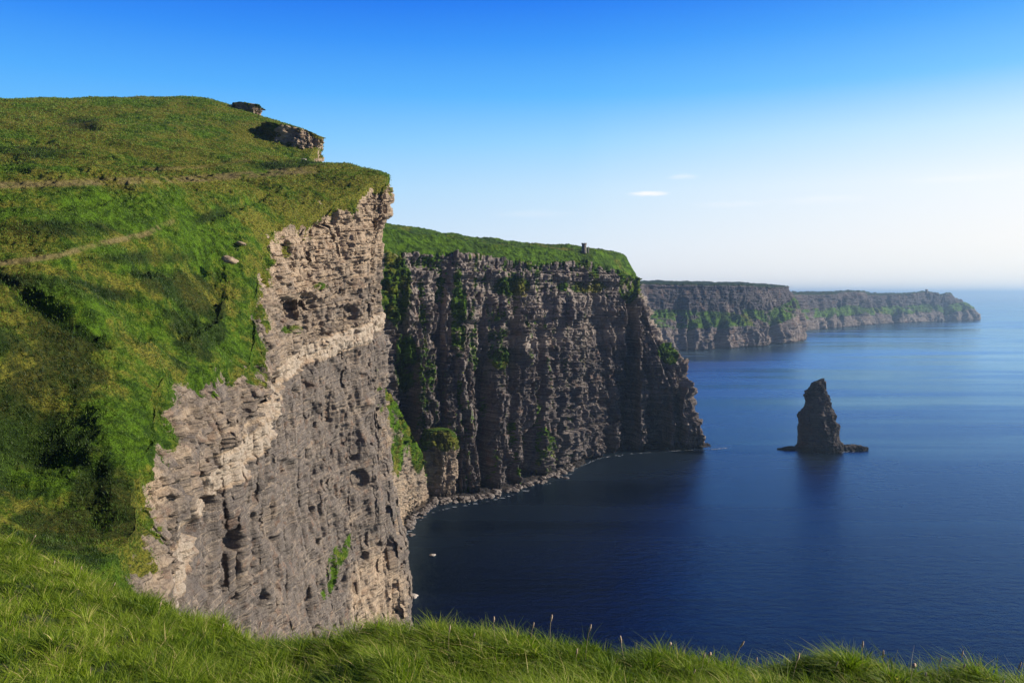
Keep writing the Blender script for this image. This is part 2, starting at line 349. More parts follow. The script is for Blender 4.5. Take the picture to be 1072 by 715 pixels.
def _tps(r): return np.where(r > 1e-6, r * r * np.log(np.maximum(r, 1e-6)), 0)
_R = np.linalg.norm(_c2[:, None] - _c2[None], axis=2); _n = len(HC)
_A = np.zeros((_n + 3, _n + 3)); _A[:_n, :_n] = _tps(_R / 100) + np.eye(_n) * .004; _A[:_n, _n] = 1; _A[:_n, _n + 1:] = _c2 / 100; _A[_n, :_n] = 1; _A[_n + 1:, :_n] = _c2.T / 100
_w = np.linalg.solve(_A, np.concatenate([HC[:, 2], [0, 0, 0]]))
def hill_z(x, y):
    shp = x.shape; q = np.stack([x.ravel(), y.ravel()], 1); out = np.empty(len(q))
    for i in range(0, len(q), 60000):
        r = np.linalg.norm(q[i:i + 60000, None] - _c2[None], axis=2) / 100
        out[i:i + 60000] = _tps(r) @ _w[:_n] + _w[_n] + q[i:i + 60000] @ _w[_n + 1:] / 100
    return out.reshape(shp)
def blob(px, py, pts):                       # soft world-anchored patches given by where they are seen: (cx, cy, rx, ry, angle)
    m = np.zeros_like(px)
    for cx_, cy_, rx, ry, an in pts:
        a = math.radians(an); dx, dy = px - cx_, py - cy_
        u_ = (dx * math.cos(a) + dy * math.sin(a)) / rx; v_ = (-dx * math.sin(a) + dy * math.cos(a)) / ry
        m = np.maximum(m, 1 - smooth(.55, 1.25, np.sqrt(u_ * u_ + v_ * v_)))
    return m
def proj(G):
    D = np.maximum(G[..., 1], 1.0); return CX + G[..., 0] / D * FPX, HY - (G[..., 2] - CAMZ) / D * FPX

# cliff edge, from the foot of the gully near the camera to the corner and back round it
edge_px = [(40, 700, 60), (70, 640, 72), (108, 585, 88), (146, 500, 118), (158, 440, 133), (166, 398, 150), (205, 390, 170), (248, 384, 190), (262, 345, 212), (266, 308, 235),
           (285, 248, 275), (318, 232, 293), (346, 216, 310), (385, 196, 332), (404, 184, 345), (398, 180, 360), (350, 176, 378), (322, 170, 395), (326, 160, 412), (335, 145, 432), (318, 140, 450), (270, 125, 470), (268, 120, 490), (240, 112, 540)]
E = np.array([P(*p) for p in edge_px])
base_off = np.array([16, 16, 16, 17, 18, 19, 18, 16, 18, 20, 24, 18, 14, 12, 9, 5, 5, 5, 5, 5, 5, 5, 5, 5.])
def near_headland():
    t = param([12, 22, 60, 45, 45, 50, 50, 50, 60, 90, 60, 60, 70, 90, 30, 30, 20, 20, 20, 20, 20, 15, 15])
    Es = catmull(E, t); off = linterp(base_off, t)
    ns = len(t)
    u = np.concatenate([[0], np.cumsum(np.linalg.norm(np.diff(Es[:, :2], axis=0), axis=1))])
    ez = hill_z(Es[:, 0], Es[:, 1])
    # plan jaggedness of the rim
    jag = 2.2 * fbm(u / 14, u * 0, u * 0 + 2.2, 4, .6) + 1.2 * (hashf(u / 5.0 + 40) - .5)
    Es[:, 0] += jag
    # --- face: depth fraction w 0 (rim) .. 1 (sea)
    nf = 620
    w = np.linspace(0, 1, nf) ** 1.25
    zb = -6.0
    Z = ez[:, None] * (1 - w) + zb * w
    depth = ez[:, None] - Z
    # sideways profile: rim, slightly stepping out, more at the foot
    prof = off[:, None] * (0.22 * smooth(0, .12, w) + .38 * w + .40 * w ** 3)
    # the corner is undercut below its cap
    crn = np.exp(-((Es[:, 1] - 345) / 14) ** 2)[:, None] * (t[:, None] > 11)
    prof = prof * (1 - crn) + crn * np.interp(depth, [0, 18, 25, 48, 80, 110, 140, 172, 210], [0, 0, -4.0, -5.4, -5.0, -3, 1, 6, 9.5])
    # gentle inner bays
    ang = np.zeros(ns); 
    dirx, diry = np.ones(ns), -.12 * np.ones(ns)
    back = smooth(14.0, 15.5, t); dirx = dirx * (1 - back) + back * .95; diry = diry * (1 - back) + back * .3
    GX = Es[:, 0][:, None] + prof * dirx[:, None]; GY = Es[:, 1][:, None] + prof * diry[:, None]
    F = np.stack([GX, GY, Z], -1)
    # --- top: from inland to rim
    nh = 420
    v = np.linspace(1, 0, nh) ** 1.5          # 1 inland .. 0 rim
    inx = -(Es[:, 1] * .95 + 40)              # how far left the ground runs
    iny = Es[:, 1] + 25
    TX = Es[:, 0][:, None] * (1 - v) + inx[:, None] * v; TY = Es[:, 1][:, None] * (1 - v) + iny[:, None] * v
    TZ = hill_z(TX, TY)
    cpx, cpy = proj(np.stack([TX, TY, TZ], -1)); cn = fbm(TX / 9, TY / 9, TZ * 0 + 6, 5, .65)
    inner = smooth(2.5, 7, np.hypot(TX - Es[:, 0][:, None], TY - Es[:, 1][:, None]))
    def hollow(pts, depth, sharp=.45): return depth * smooth(.75 - sharp / 2, .75 + sharp / 2, blob(cpx, cpy, pts) + .55 * cn)
    TZ = TZ - inner * (hollow([(10, 400, 85, 50, 0), (45, 450, 70, 42, 10)], 1.0, .9) + hollow([(60, 500, 75, 40, 0), (115, 540, 26, 22, 0)], 1.6) + hollow([(206, 306, 38, 58, 12), (180, 278, 52, 20, 10)], 3.6, .7)
                       + hollow([(50, 322, 90, 13, 32)], 3.2) + hollow([(110, 280, 80, 6, -6)], 1.8) + hollow([(250, 218, 40, 6, -25)], 2.2) + hollow([(120, 345, 60, 10, 20)], 2.0)
                       + hollow([(85, 134, 26, 5, 0), (42, 150, 20, 4, 0)], 2.0) + hollow([(285, 141, 24, 4, 20)], 2.0) + hollow([(345, 196, 34, 5, 0)], 1.6) + hollow([(60, 215, 120, 5, 0)], 1.5))
    T = np.stack([TX, TY, TZ], -1)
    G = np.concatenate([T[:, :-1], F], axis=1); ntt = G.shape[1]
    isface = np.concatenate([np.zeros(nh - 1), np.ones(nf)])[None, :] * np.ones((ns, 1))
    dd = np.concatenate([-np.ones((ns, nh - 1)), depth], axis=1)
    rimd = np.concatenate([np.linalg.norm(T[:, :-1, :2] - T[:, -1:, :2], axis=2), np.zeros((ns, nf))], axis=1)
    Nn = grid_normals(G)
    if Nn[:, -50:, 0].mean() < 0: Nn = -Nn
    # smooth the normal across the rim
    U = u[:, None] * np.ones((1, ntt))
    px, py = proj(G)
    # face displacement
    below = smooth(0, 8, dd) * isface
    bandz = CAMZ - 40 + (G[..., 1] - 158) * .134         # the pale bed that runs up the whole face
    hb = G[..., 2] - bandz
    shalezone = smooth(2, -8, hb)
    d = rock_disp(G, U, 1.0, .134, 1.0, blocks=.38, flutes=.25, pits=.12, ledge=.7, rough=.40, facet=1.1, slab=.45) * shalezone + rock_disp(G, U, 1.15, .134, 1.0, blocks=1.15, flutes=.35, pits=.6, ledge=.9, rough=.6, slab=.7) * (1 - shalezone)
    bd = smooth(4.2, 2.6, np.abs(hb - 1.5)); d = d * (1 - .35 * bd) + .7 * bd + 1.6 * fbm(G[..., 0] / 40, G[..., 1] / 40, G[..., 2] / 50 + 4, 3) * (1 - bd)
    # hollows (caves) seen on the face
    for (cx_, cy_, r, am) in [(208, 512, 9, 5), (214, 484, 7, 4), (216, 527, 6, 3.5), (192, 550, 9, 3), (288, 400, 8, 3.5), (270, 424, 6, 3.5), (296, 492, 9, 3), (236, 565, 8, 3), (256, 592, 7, 3),
                              (365, 330, 7, 3), (300, 325, 10, 5), (322, 318, 8, 4), (345, 226, 9, 4), (375, 502, 8, 3)]:
        q = ((px - cx_) / r) ** 2 + ((py - cy_) / (r * 1.3)) ** 2
        d = d - am * smooth(1.5, .5, q) * isface
    disp = d * below
    Nh = Nn.copy(); Nh[..., 2] *= 1 - isface; Nh /= np.linalg.norm(Nh, axis=2, keepdims=True) + 1e-9
    G = G + Nh * disp[..., None]
    # turf relief on top, fading at the rim
    tz = turf_disp(G[..., 0], G[..., 1]) * (1 - isface) * smooth(0, 6, rimd) * np.interp(G[..., 1], [0, 250, 380, 600], [1, 1, .45, .4])
    soft = np.clip(G[..., 1] / 170, .5, 1.6)
    G[..., 2] += tz * soft
    ragged = .8 * fbm(G[..., 0] / 3, G[..., 1] / 3, G[..., 2] / 3, 3)
    G[..., 2] += ragged * smooth(6, 0, rimd) * smooth(4, 0, np.maximum(dd, 0)) * .8
    # masks
    nz = grid_normals(G)[..., 2] * 1.0; nz = np.abs(nz)
    px, py = proj(G)
    hang = 9 * np.interp(G[..., 1], [80, 120, 160, 200, 240, 260, 300, 345], [.6, .55, .5, .5, 1.0, .5, .5, .75])
    nzf = fbm(G[..., 0] / 9, G[..., 1] / 9, G[..., 2] / 14, 4, .6)
    nzg = fbm(G[..., 0] / 2.2, G[..., 1] / 2.2, G[..., 2] / 3, 3, .6)
    turf = np.where(isface > 0, smooth(hang * 1.3, hang * .45, dd + np.interp(G[..., 1], [150, 230], [4, 9]) * nzf + 2.5 * nzg), 1.0)
    patches = blob(px, py, [(346, 600, 9, 36, 14), (362, 575, 5, 22, 20), (155, 548, 9, 7, 0), (150, 590, 12, 18, 20), (128, 512, 20, 22, 0), (175, 455, 14, 22, -20), (300, 262, 6, 10, 0), 
                            (305, 345, 14, 6, 0), (270, 370, 10, 16, 0), (335, 300, 8, 5, 0), (250, 340, 12, 30, 5)])
    turf = np.maximum(turf, patches * (.46 + .75 * nzf + .35 * nzg + .25 * (nz > .35)) * isface)
    bare = smooth(.45, .62, fbm(G[..., 0] / 7, G[..., 1] / 7, G[..., 2] / 5 + 4, 4, .6)) * smooth(16, 3, rimd)
    turf = np.where(isface > 0, turf, 1 - bare * .8)
    tanm = np.where(hb > 6, .42 + .45 * smooth(16, 40, hb), .12)
    bn = fbm(G[..., 0] / 12, G[..., 1] / 12, G[..., 2] / 4, 3)
    tanm = tanm + (1.7 - tanm) * smooth(4.4, 3.2, np.abs(hb - 1.5 + 1.2 * bn)) * smooth(-.7, -.3, bn)
    tanm = np.maximum(tanm, .75 * blob(px, py, [(140, 430, 40, 60, 0), (150, 510, 30, 40, -20), (395, 620, 35, 50, 0)]))
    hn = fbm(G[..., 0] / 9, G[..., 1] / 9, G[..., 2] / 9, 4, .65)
    strong = smooth(.35, .75, blob(px, py, [(10, 430, 115, 120, 0), (75, 520, 85, 55, 0), (60, 400, 60, 60, 0), (208, 335, 34, 52, 12), (180, 298, 50, 18, 10), (60, 335, 85, 11, 32), (120, 560, 40, 30, 0), (50, 565, 90, 34, 10)]) + 1.3 * hn - .12) * .8  # heather blobs; shade of hollows and under rims is put into this colour
    heath_shade = np.maximum(strong, blob(px, py, [(60, 300, 100, 9, 8), (150, 270, 60, 7, 0), (60, 240, 70, 9, 0), (85, 130, 22, 9, 0), (40, 160, 45, 7, 5), (225, 225, 30, 6, -20), (300, 172, 40, 5, -4)]) *
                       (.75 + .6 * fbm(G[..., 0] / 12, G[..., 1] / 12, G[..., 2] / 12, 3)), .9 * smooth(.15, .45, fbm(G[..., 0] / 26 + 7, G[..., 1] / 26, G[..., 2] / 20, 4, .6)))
    def line(pts, wd):
        pts = np.array(pts, float); best = np.full(px.shape, 1e9)
        for a, b in zip(pts[:-1], pts[1:]):
            ab = b - a; tt = np.clip(((px - a[0]) * ab[0] + (py - a[1]) * ab[1]) / (ab @ ab), 0, 1)
            best = np.minimum(best, np.hypot(px - a[0] - ab[0] * tt, (py - a[1] - ab[1] * tt)))
        return 1 - smooth(wd * .35, wd * 1.3, best)
    pth = np.maximum.reduce([line([(-200, 330), (-60, 290), (0, 276), (60, 268), (110, 254), (150, 246), (180, 232)], 3.4),
                             line([(-200, 205), (0, 194), (120, 190), (200, 188), (262, 183), (300, 180), (330, 178)], 4.2),
                             line([(150, 178), (210, 175), (262, 168)], 2.2) * .5, line([(0, 128), (60, 130), (200, 131), (275, 130)], 1.0) * .35])
    tanm = np.where(isface > 0, tanm, .42 + .33 * smooth(200, 300, G[..., 1]))
    heath_shade = np.clip(heath_shade, 0, 1) * (1 - isface * .5)
    o = mesh_from('headland', G, grid_faces(ns, ntt), M_near, {'turf': turf, 'tan': tanm, 'heath_shade': heath_shade, 'path': pth * (1 - isface) * smooth(-.45, .15, hn)})
    structure(o)
    return G, isface, turf, heath_shade, pth
near = near_headland()

def loft(name, st, cs, ct, mat, sc, seed, dip=0.0, turf_fn=None, facefrom=1, tan_fn=None, amp=1.0, blocks=1.0, flutes=1.0, extra=None, heath_top=False):
    """st[station][rail] points -> displaced sheet; rails >= facefrom are rock face"""
    st = np.array(st, float); t = param(cs); v = param(ct)
    R = catmull(st, t)                                  # ns, K, 3
    G = np.swapaxes(linterp(np.swapaxes(R, 0, 1), v), 0, 1)
    ns, ntt = G.shape[:2]
    mid = G[:, ntt // 2]
    u = np.concatenate([[0], np.cumsum(np.linalg.norm(np.diff(mid[:, :2], axis=0), axis=1))])
    U = u[:, None] * np.ones((1, ntt)); VV = np.ones((ns, 1)) * v[None, :]
    Nn = grid_normals(G)
    if (Nn[:, ntt // 2:, 1]).mean() > 0: Nn = -Nn
    fm = smooth(facefrom - .1, facefrom + .12, VV)
    d = rock_disp(G, U, sc, dip, seed, blocks, flutes) * amp
    if extra is not None: d = d + extra(G, U, VV)
    G2 = G + Nn * (d * fm)[..., None]
    G2[..., 2] += turf_disp(G[..., 0], G[..., 1], sc) * (1 - fm) * .8
    zero = np.zeros((ns, ntt))
    nz = np.abs(grid_normals(G2)[..., 2])
    px, py = proj(G2)
    turf = turf_fn(G2, px, py, VV, nz) if turf_fn else zero
    tanm = tan_fn(G2, px, py, VV) if tan_fn else zero + .35
    hth = smooth(.1, .5, fbm(G2[..., 0] / (20 * sc), G2[..., 1] / (20 * sc), G2[..., 2] / (20 * sc), 3)) * .6
    if heath_top: hth = np.maximum(hth, smooth(1.25, 1.0, VV))
    o = mesh_from(name, G2, grid_faces(ns, ntt), mat, {'turf': turf, 'tan': tanm, 'heath_shade': hth, 'path': zero})
    return structure(o), G2

# ------------------------------------------------------------------ spur behind the corner, running down into the bay
def spur():
    st = []
    for rb, rr_, ft in [((380, 380, 335), (386, 372, 345), PW(424, 680)), ((380, 400, 375), (398, 398, 385), PW(421, 625)), ((390, 430, 430), (414, 424, 430), PW(417, 580)),
                        ((400, 460, 500), (432, 455, 490), PW(416, 549)), ((415, 490, 560), (443, 480, 545), PW(432, 536)), ((420, 505, 600), (446, 500, 572), PW(446, 528)), ((420, 515, 620), (440, 512, 600), PW(440, 522))]:
        b, r = P(*rb), P(*rr_); f = ft.copy(); f[2] = -4
        m1 = r * .62 + f * .38; m1[0] += 1.0; m2 = r * .25 + f * .75; m2[0] += 1
        st.append([b, r, m1, m2, f])
    def tf(G, px, py, v, nz):
        n = fbm(G[..., 0] / 12, G[..., 1] / 12, G[..., 2] / 18, 4, .6)
        return np.clip(smooth(2.1, .7, v + .55 * n) + .8 * blob(px, py, [(415, 480, 8, 22, 0), (437, 470, 7, 30, 0), (412, 530, 5, 16, 0)]) * (.8 + n), 0, 1)
    loft('spur', st, [60, 50, 60, 60, 40, 20], [30, 110, 110, 110], M_near, 1.3, 3.0, .0, tf, 1, lambda G, px, py, v: .45 + .4 * smooth(2, 3.5, v), amp=.7)
spur()

# ------------------------------------------------------------------ cliff across the bay
def bay_cliff():
    rows = [  # back, skyline, rock rim, foot pixel
        ((330, 226, 680), (340, 233, 590), (344, 262, 572), (400, 527)),
        ((395, 234, 730), (400, 241, 630), (402, 268, 608), (436, 524)),
        ((448, 241, 760), (450, 248, 655), (452, 268, 634), (478, 519)),
        ((515, 252, 790), (518, 258, 688), (519, 273, 668), (525, 513)),
        ((560, 256, 830), (566, 262, 715), (566, 277, 696), (575, 499)),
        ((600, 258, 870), (612, 263, 745), (612, 276, 726), (612, 483)),
        ((634, 263, 890), (638, 265, 775), (640, 284, 756), (648, 474)),
        ((650, 268, 900), (653, 269, 800), (662, 292, 785), (700, 470)),
        ((650, 268, 930), (656, 272, 815), (668, 292, 806), (736, 467.5)),
        ((640, 268, 960), (650, 270, 880), (655, 292, 900), (700, 455)),
        ((600, 268, 1000), (620, 272, 1000), (630, 300, 1060), (650, 440))]
    st = []
    for i, (bk, sk, rm, ft) in enumerate(rows):
        bk, sk, rm = (P(q[0], q[1], q[2] * .995) for q in (bk, sk, rm)); f = PW(*ft); f[2] = -5
        if i == 8:
            mids = [P(679, 325, 784), P(688, 350, 780), P(704, 376, 777), P(715, 388, 775), P(724, 420, 773), P(732, 450, 771)]
        elif i == 7:
            mids = [P(668, 325, 768), P(675, 350, 766), P(684, 376, 764), P(690, 392, 763), P(696, 420, 762), P(699, 450, 761)]
        else:
            mids = [rm * (1 - a) + f * a for a in (.2, .34, .5, .58, .74, .9)]
            for k, a in enumerate((.2, .34, .5, .58, .74, .9)):
                o_ = 6 * math.sin(a * math.pi); mids[k][0] -= o_ * .6; mids[k][1] += o_ * .8
        st.append([bk, sk, rm] + mids + [f])
    def extra(G, U, V):
        # big buttresses and gullies
        b = fbm(U / 30, G[..., 2] / 260, U * 0 + 4.4, 3, .55)
        b2 = fbm(U / 11, G[..., 2] / 120, U * 0 + 8.4, 3, .55)
        grow = smooth(2.0, 3.6, V)
        d = grow * (7 * (1 - np.abs(b) * 2.4) - 4 + 3.0 * (1 - np.abs(b2) * 2.4) * smooth(-.2, .3, pnoise(U / 40, G[..., 2] / 22, U * 0)) - 1)
        uw = U + 5 * fbm(U / 20, G[..., 2] / 35, U * 0 + 1.5, 3) ; cw = uw / 13.0 + .45 * pnoise(uw / 31, uw * 0, G[..., 2] / 90)
        cf = cw - np.floor(cw)
        d = d * .6 + grow * (4.0 * (hashf(cw + 60) - .5) + 5.0 * (hashf(cw * 2.3 + 10, G[..., 2] / 30 + 9) - .5) - 4.0 * smooth(.14, .0, np.minimum(cf, 1 - cf)))
        zz_ = G[..., 2] + 2.5 * fbm(U / 60, U * 0, U * 0 + 3, 2)
        bl = zz_ / 8.5; d = d + smooth(1.9, 2.2, V) * (4.2 * (hashf(bl + 77) - .5) * smooth(0, .12, bl - np.floor(bl)) + 2.0 * (hashf(zz_ / 3.6 + 30, U / 40 + 50) - .5)) * (.6 + .4 * smooth(80, 115, G[..., 2]))
        px, py = proj(G)
        for cx_, top, wd, am in [(428, 385, 12, 16), (421, 300, 7, 9), (510, 372, 12, 15), (558, 450, 14, 18), (588, 435, 6, 10), (663, 300, 8, 12), (690, 425, 18, 14), (538, 285, 6, 7), (478, 465, 6, 8), (636, 445, 9, 8), (566, 350, 7, 8), (463, 300, 6, 7), (655, 370, 6, 8), (712, 392, 6, 7)]:
            q = smooth(wd * .8, wd * .6, np.abs(px - cx_ + 4 * pnoise(G[..., 2] / 25, U * 0, U * 0 + cx_))) * smooth(top - 15, top + 25, py)
            d = d - 1.7 * am * q * smooth(2.0, 2.6, V)
        return d
    def tf(G, px, py, v, nz):
        n = fbm(G[..., 0] / 18, G[..., 1] / 18, G[..., 2] / 22, 4, .65)
        n2 = fbm(G[..., 0] / 9, G[..., 1] / 9, G[..., 2] / 60, 3, .6)
        t = smooth(2.35, 2.0, v * 1.0 + 1.1 * fbm(G[..., 0] / 30, G[..., 1] / 30, G[..., 2] / 50, 5, .6) + .12 + .6 * n2)
        t = np.maximum(t, blob(px, py, [(533, 300, 26, 12, 0), (524, 375, 12, 14, 0), (415, 300, 18, 50, 0), (425, 380, 14, 40, 0), (568, 465, 10, 20, 0), (660, 300, 14, 20, 20), (700, 370, 14, 12, 30), (455, 465, 20, 14, 0), (480, 330, 10, 60, 0), (610, 300, 30, 8, 0)]) * (.75 + .9 * n))
        t = np.maximum(t, smooth(1.97, 1.88, v))
        t = np.maximum(t, .72 * smooth(.02, .4, n2) * smooth(.1, .45, nz + .2) * smooth(760, 520, px + .0 * py))
        return np.clip(t, 0, 1)
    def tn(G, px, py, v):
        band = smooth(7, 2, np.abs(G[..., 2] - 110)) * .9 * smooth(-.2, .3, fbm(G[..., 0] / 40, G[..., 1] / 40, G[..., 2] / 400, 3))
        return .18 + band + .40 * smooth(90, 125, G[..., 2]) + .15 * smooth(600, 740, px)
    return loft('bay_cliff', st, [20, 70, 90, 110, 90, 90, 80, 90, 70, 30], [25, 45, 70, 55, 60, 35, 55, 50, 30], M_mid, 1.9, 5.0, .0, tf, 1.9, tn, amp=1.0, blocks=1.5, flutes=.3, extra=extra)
bay_G = bay_cliff()[1]

# ------------------------------------------------------------------ distant headlands
def distant(name, rows, prow, cs, ct, sc, seed, gullies):
    st = []
    for i, (bk, tp, ft) in enumerate(rows):
        f = PW(*ft); tp = P(tp[0], tp[1], f[1] + 70); bk = P(bk[0], bk[1], f[1] + 800); f[2] = -8
        if i in prow: mids = [P(q[0], q[1], f[1] + 45 - 15 * k) for k, q in enumerate(prow[i])]
        else:
            mids = []
            for a, o_ in ((.42, 0.06), (.62, .62), (.85, .9)):
                m = tp.copy(); m[:2] = tp[:2] * (1 - o_) + f[:2] * o_; m[2] = tp[2] * (1 - a) + f[2] * a; mids.append(m)
        st.append([bk, tp] + mids + [f])
    def extra(G, U, V):
        b = fbm(U / (30 * sc / 2), G[..., 2] / 400, U * 0 + 2.4 + seed, 3, .55)
        d = smooth(1.0, 2.2, V) * sc * (5.0 * (1 - np.abs(b) * 2.4) - 2.5) * smooth(-.35, .3, pnoise(U / (20 * sc), G[..., 2] / 60, U * 0))
        px, py = proj(G)
        for cx_, top, wd, am in gullies:
            d = d - am * smooth(wd, wd * .2, np.abs(px - cx_)) * smooth(top - 3, top + 4, py)
        return d
    def tf(G, px, py, v, nz):
        n = fbm(G[..., 0] / (25 * sc), G[..., 1] / (25 * sc), G[..., 2] / 30, 4, .6)
        return np.clip(np.maximum(smooth(1.12, .95, v), smooth(1.7, 2.1, v) * smooth(3.45, 2.8, v) * (.80 + 1.3 * n)), 0, 1)
    return loft(name, st, cs, ct, M_far, sc, seed, 0, tf, 1, lambda G, px, py, v: .05 + .75 * smooth(2.4, 3.6, v) + .9 * fbm(G[..., 0] / (18 * sc), G[..., 1] / (18 * sc), G[..., 2] / 80, 3), amp=.7, blocks=1.3, flutes=.7, extra=extra, heath_top=True)
distant('far_headland', [((640, 294, 2700), (640, 296.5, 2230), (640, 372)), ((690, 294.5, 2800), (690, 297, 2270), (695, 368.5)), ((730, 295.5, 2900), (735, 298, 2330), (742, 366.5)), ((770, 296, 3000), (775, 298.5, 2420), (780, 364)),
                         ((805, 298, 3100), (805, 300, 2560), (812, 361)), ((820, 299.5, 3200), (824, 301, 2720), (843, 356)), ((810, 300, 3300), (815, 303, 3000), (825, 349)), ((780, 300, 3500), (780, 305, 3400), (780, 345))],
        {5: [(831, 312, 2700), (837, 325, 2690), (841, 342, 2680)]}, [40, 60, 70, 80, 70, 50, 20], [10, 50, 40, 40, 20], 4.0, 2.0, [(757, 335, 7, 40), (722, 340, 5, 30), (812, 330, 6, 40), (785, 345, 4, 30)])
distant('farthest_headland', [((800, 306, 5200), (800, 308, 3250), (800, 353)), ((840, 306, 5200), (838, 308.5, 3420), (845, 346.5)), ((875, 305, 5400), (872, 307.8, 3750), (876, 343.5)), ((880, 305, 5500), (882, 305.6, 3950), (886, 342.5)), ((903, 305, 5500), (903, 305.4, 3950), (905, 341)), ((915, 307, 5600), (910, 308.6, 4100), (920, 339.5)),
                              ((950, 307, 5600), (948, 308.2, 4350), (953, 338)), ((970, 305.5, 5600), (968, 305.6, 4550), (975, 337)), ((980, 308.5, 5600), (981, 306.8, 4750), (985, 336.6)), ((985, 308.5, 5600), (985, 309.6, 4750), (992, 336.3)), ((995, 307.0, 5700), (992, 306.9, 4850), (1004, 336)), ((997, 311, 5700), (1000, 312.5, 4850), (1026, 335)), ((990, 312, 5900), (996, 313, 5100), (1010, 333.5)), ((960, 312, 6200), (960, 312, 5900), (960, 331))],
        {11: [(1010, 317, 4840), (1019, 323, 4830), (1025, 330, 4825)]}, [20, 40, 25, 30, 25, 40, 30, 30, 20, 20, 30, 30, 15], [8, 36, 30, 30, 16], 5.0, 6.0, [(903, 318, 5, 60), (938, 325, 6, 60), (868, 330, 4, 40), (990, 322, 3, 40), (1008, 322, 3, 30)])

# ------------------------------------------------------------------ closed rock bodies (stack, knob, boulders)
def rock_body(name, outline, D, mat, sc, seed, depth_ratio=.8, nrings=200, nseg=220, turf_top=None, tan=.3, amp=1.0, base=-4.0, cx0=None, dip=0.0, lean=0.0, zn=0.0, tilt=0.0, steps=0.0, turf_left=None):
    """outline: list of (y_pixel, left_px, right_px) top to bottom, seen at distance D"""
    ol = np.array(outline, float); ys = np.linspace(ol[0, 0], ol[-1, 0], nrings)
    l = np.interp(ys, ol[:, 0], ol[:, 1]); r = np.interp(ys, ol[:, 0], ol[:, 2])
    z = CAMZ - (ys - HY) / FPX * D; z[-1] = base
    xl = (l - CX) / FPX * D; xr = (r - CX) / FPX * D; c = (xl + xr) / 2; h = np.maximum((xr - xl) / 2, .05)
    th = np.linspace(0, 2 * math.pi, nseg, endpoint=False)
    cs, sn = np.cos(th), np.sin(th)
    sq = lambda a: np.sign(a) * np.abs(a) ** .75
    G = np.zeros((nseg, nrings, 3))
    if steps:
        wob = (4.5 * pnoise(cs[:, None] * 1.7 + 0 * z[None], sn[:, None] * 1.7 + 0 * z[None], z[None] / 14 + 0 * cs[:, None]) + 3.0 * pnoise(cs[:, None] * 4 + 0 * z[None], sn[:, None] * 4 + 0 * z[None], z[None] / 6 + 0 * cs[:, None])) * (np.abs(sn)[:, None] * .85 + .15) * smooth(0, 14, ys - ys[0])[None]
        yq = ys[None] + wob; l2 = np.interp(yq, ol[:, 0], ol[:, 1]); r2 = np.interp(yq, ol[:, 0], ol[:, 2]); c_ = ((l2 + r2) / 2 - CX) / FPX * D; h_ = np.maximum((r2 - l2) / 2 / FPX * D, .05)
    else: c_, h_ = c[None], h[None]
    G[..., 0] = c_ + sq(cs)[:, None] * h_; G[..., 1] = D + sq(sn)[:, None] * h_ * depth_ratio + lean * (z - z[-1])[None]; G[..., 2] = z[None]
    rad = np.stack([cs[:, None] * np.ones((1, nrings)), sn[:, None] * np.ones((1, nrings)), np.zeros((nseg, nrings))], -1)
    # use position-based u so the seam matches
    U = (np.sin(th) * 11 + np.cos(th * 2) * 5)[:, None] * sc * np.ones((1, nrings)) + G[..., 0] * .9
    d = rock_disp(G, U, sc, dip, seed, 1.0, .8) * amp
    d = d - d.mean(); d = d * np.minimum(1, h / (4.0 * sc) + .12)[None, :]
    G[..., 2] += zn * fbm(G[..., 0] / 3.0, G[..., 1] / 3.0, G[..., 2] * 0 + seed, 3)
    if steps:
        ly = G[..., 2] / 3.4 + .5 * pnoise(G[..., 0] / 9, G[..., 1] / 9, G[..., 2] / 9); sector = np.floor(th / 2 / math.pi * 9 + 1)[:, None] + 0 * ly
        d = d + steps * (.35 * (hashf(ly + 50) - .5) + .8 * (hashf(ly * .6 + 9, sector) - .5) + .5 * (hashf(ly * 2.3 + 9, sector * 2 + 5) - .5)) * np.minimum(1, h / 5)[None]
    G = G + rad * d[..., None]
    xm = G[..., 0].mean(); G[..., 2] += tilt * (G[..., 0] - xm)
    V = G.reshape(-1, 3); F = grid_faces(nseg, nrings, wrap=True)
    top = np.array([[G[:, 0, 0].mean(), G[:, 0, 1].mean(), z[0] + .3]])
    V = np.concatenate([V, top]); ti = len(V) - 1
    a = np.arange(nseg) * nrings; b = np.roll(a, -1)
    F = np.concatenate([F, np.stack([b, a, np.full(nseg, ti), np.full(nseg, ti)], -1)[:, :4]])
    # degenerate cap quads -> use triangles by merging: keep them as a fan of quads with a tiny second apex
    V = np.concatenate([V, top + [[.02, .02, 0]]]); F[-nseg:, 3] = ti + 1
    tv = np.zeros(len(V)); tn_ = np.full(len(V), tan)
    if turf_top is not None:
        pxx = CX + V[:, 0] / D * FPX; zz = V[:, 2] - tilt * (V[:, 0] - xm); tv = smooth(turf_top - 4, turf_top + 3, zz + 5 * fbm(V[:, 0] / 8, V[:, 1] / 8, zz / 8, 3))
    if turf_left is not None: tv = np.maximum(tv, smooth(turf_left + 5, turf_left - 5, pxx + 10 * fbm(V[:, 0] / 4, V[:, 1] / 4, V[:, 2] / 4, 3)))
    z0 = np.zeros(len(V))
    return mesh_from(name, V, F, mat, {'turf': tv, 'tan': tn_, 'heath_shade': z0 + .25, 'path': z0})

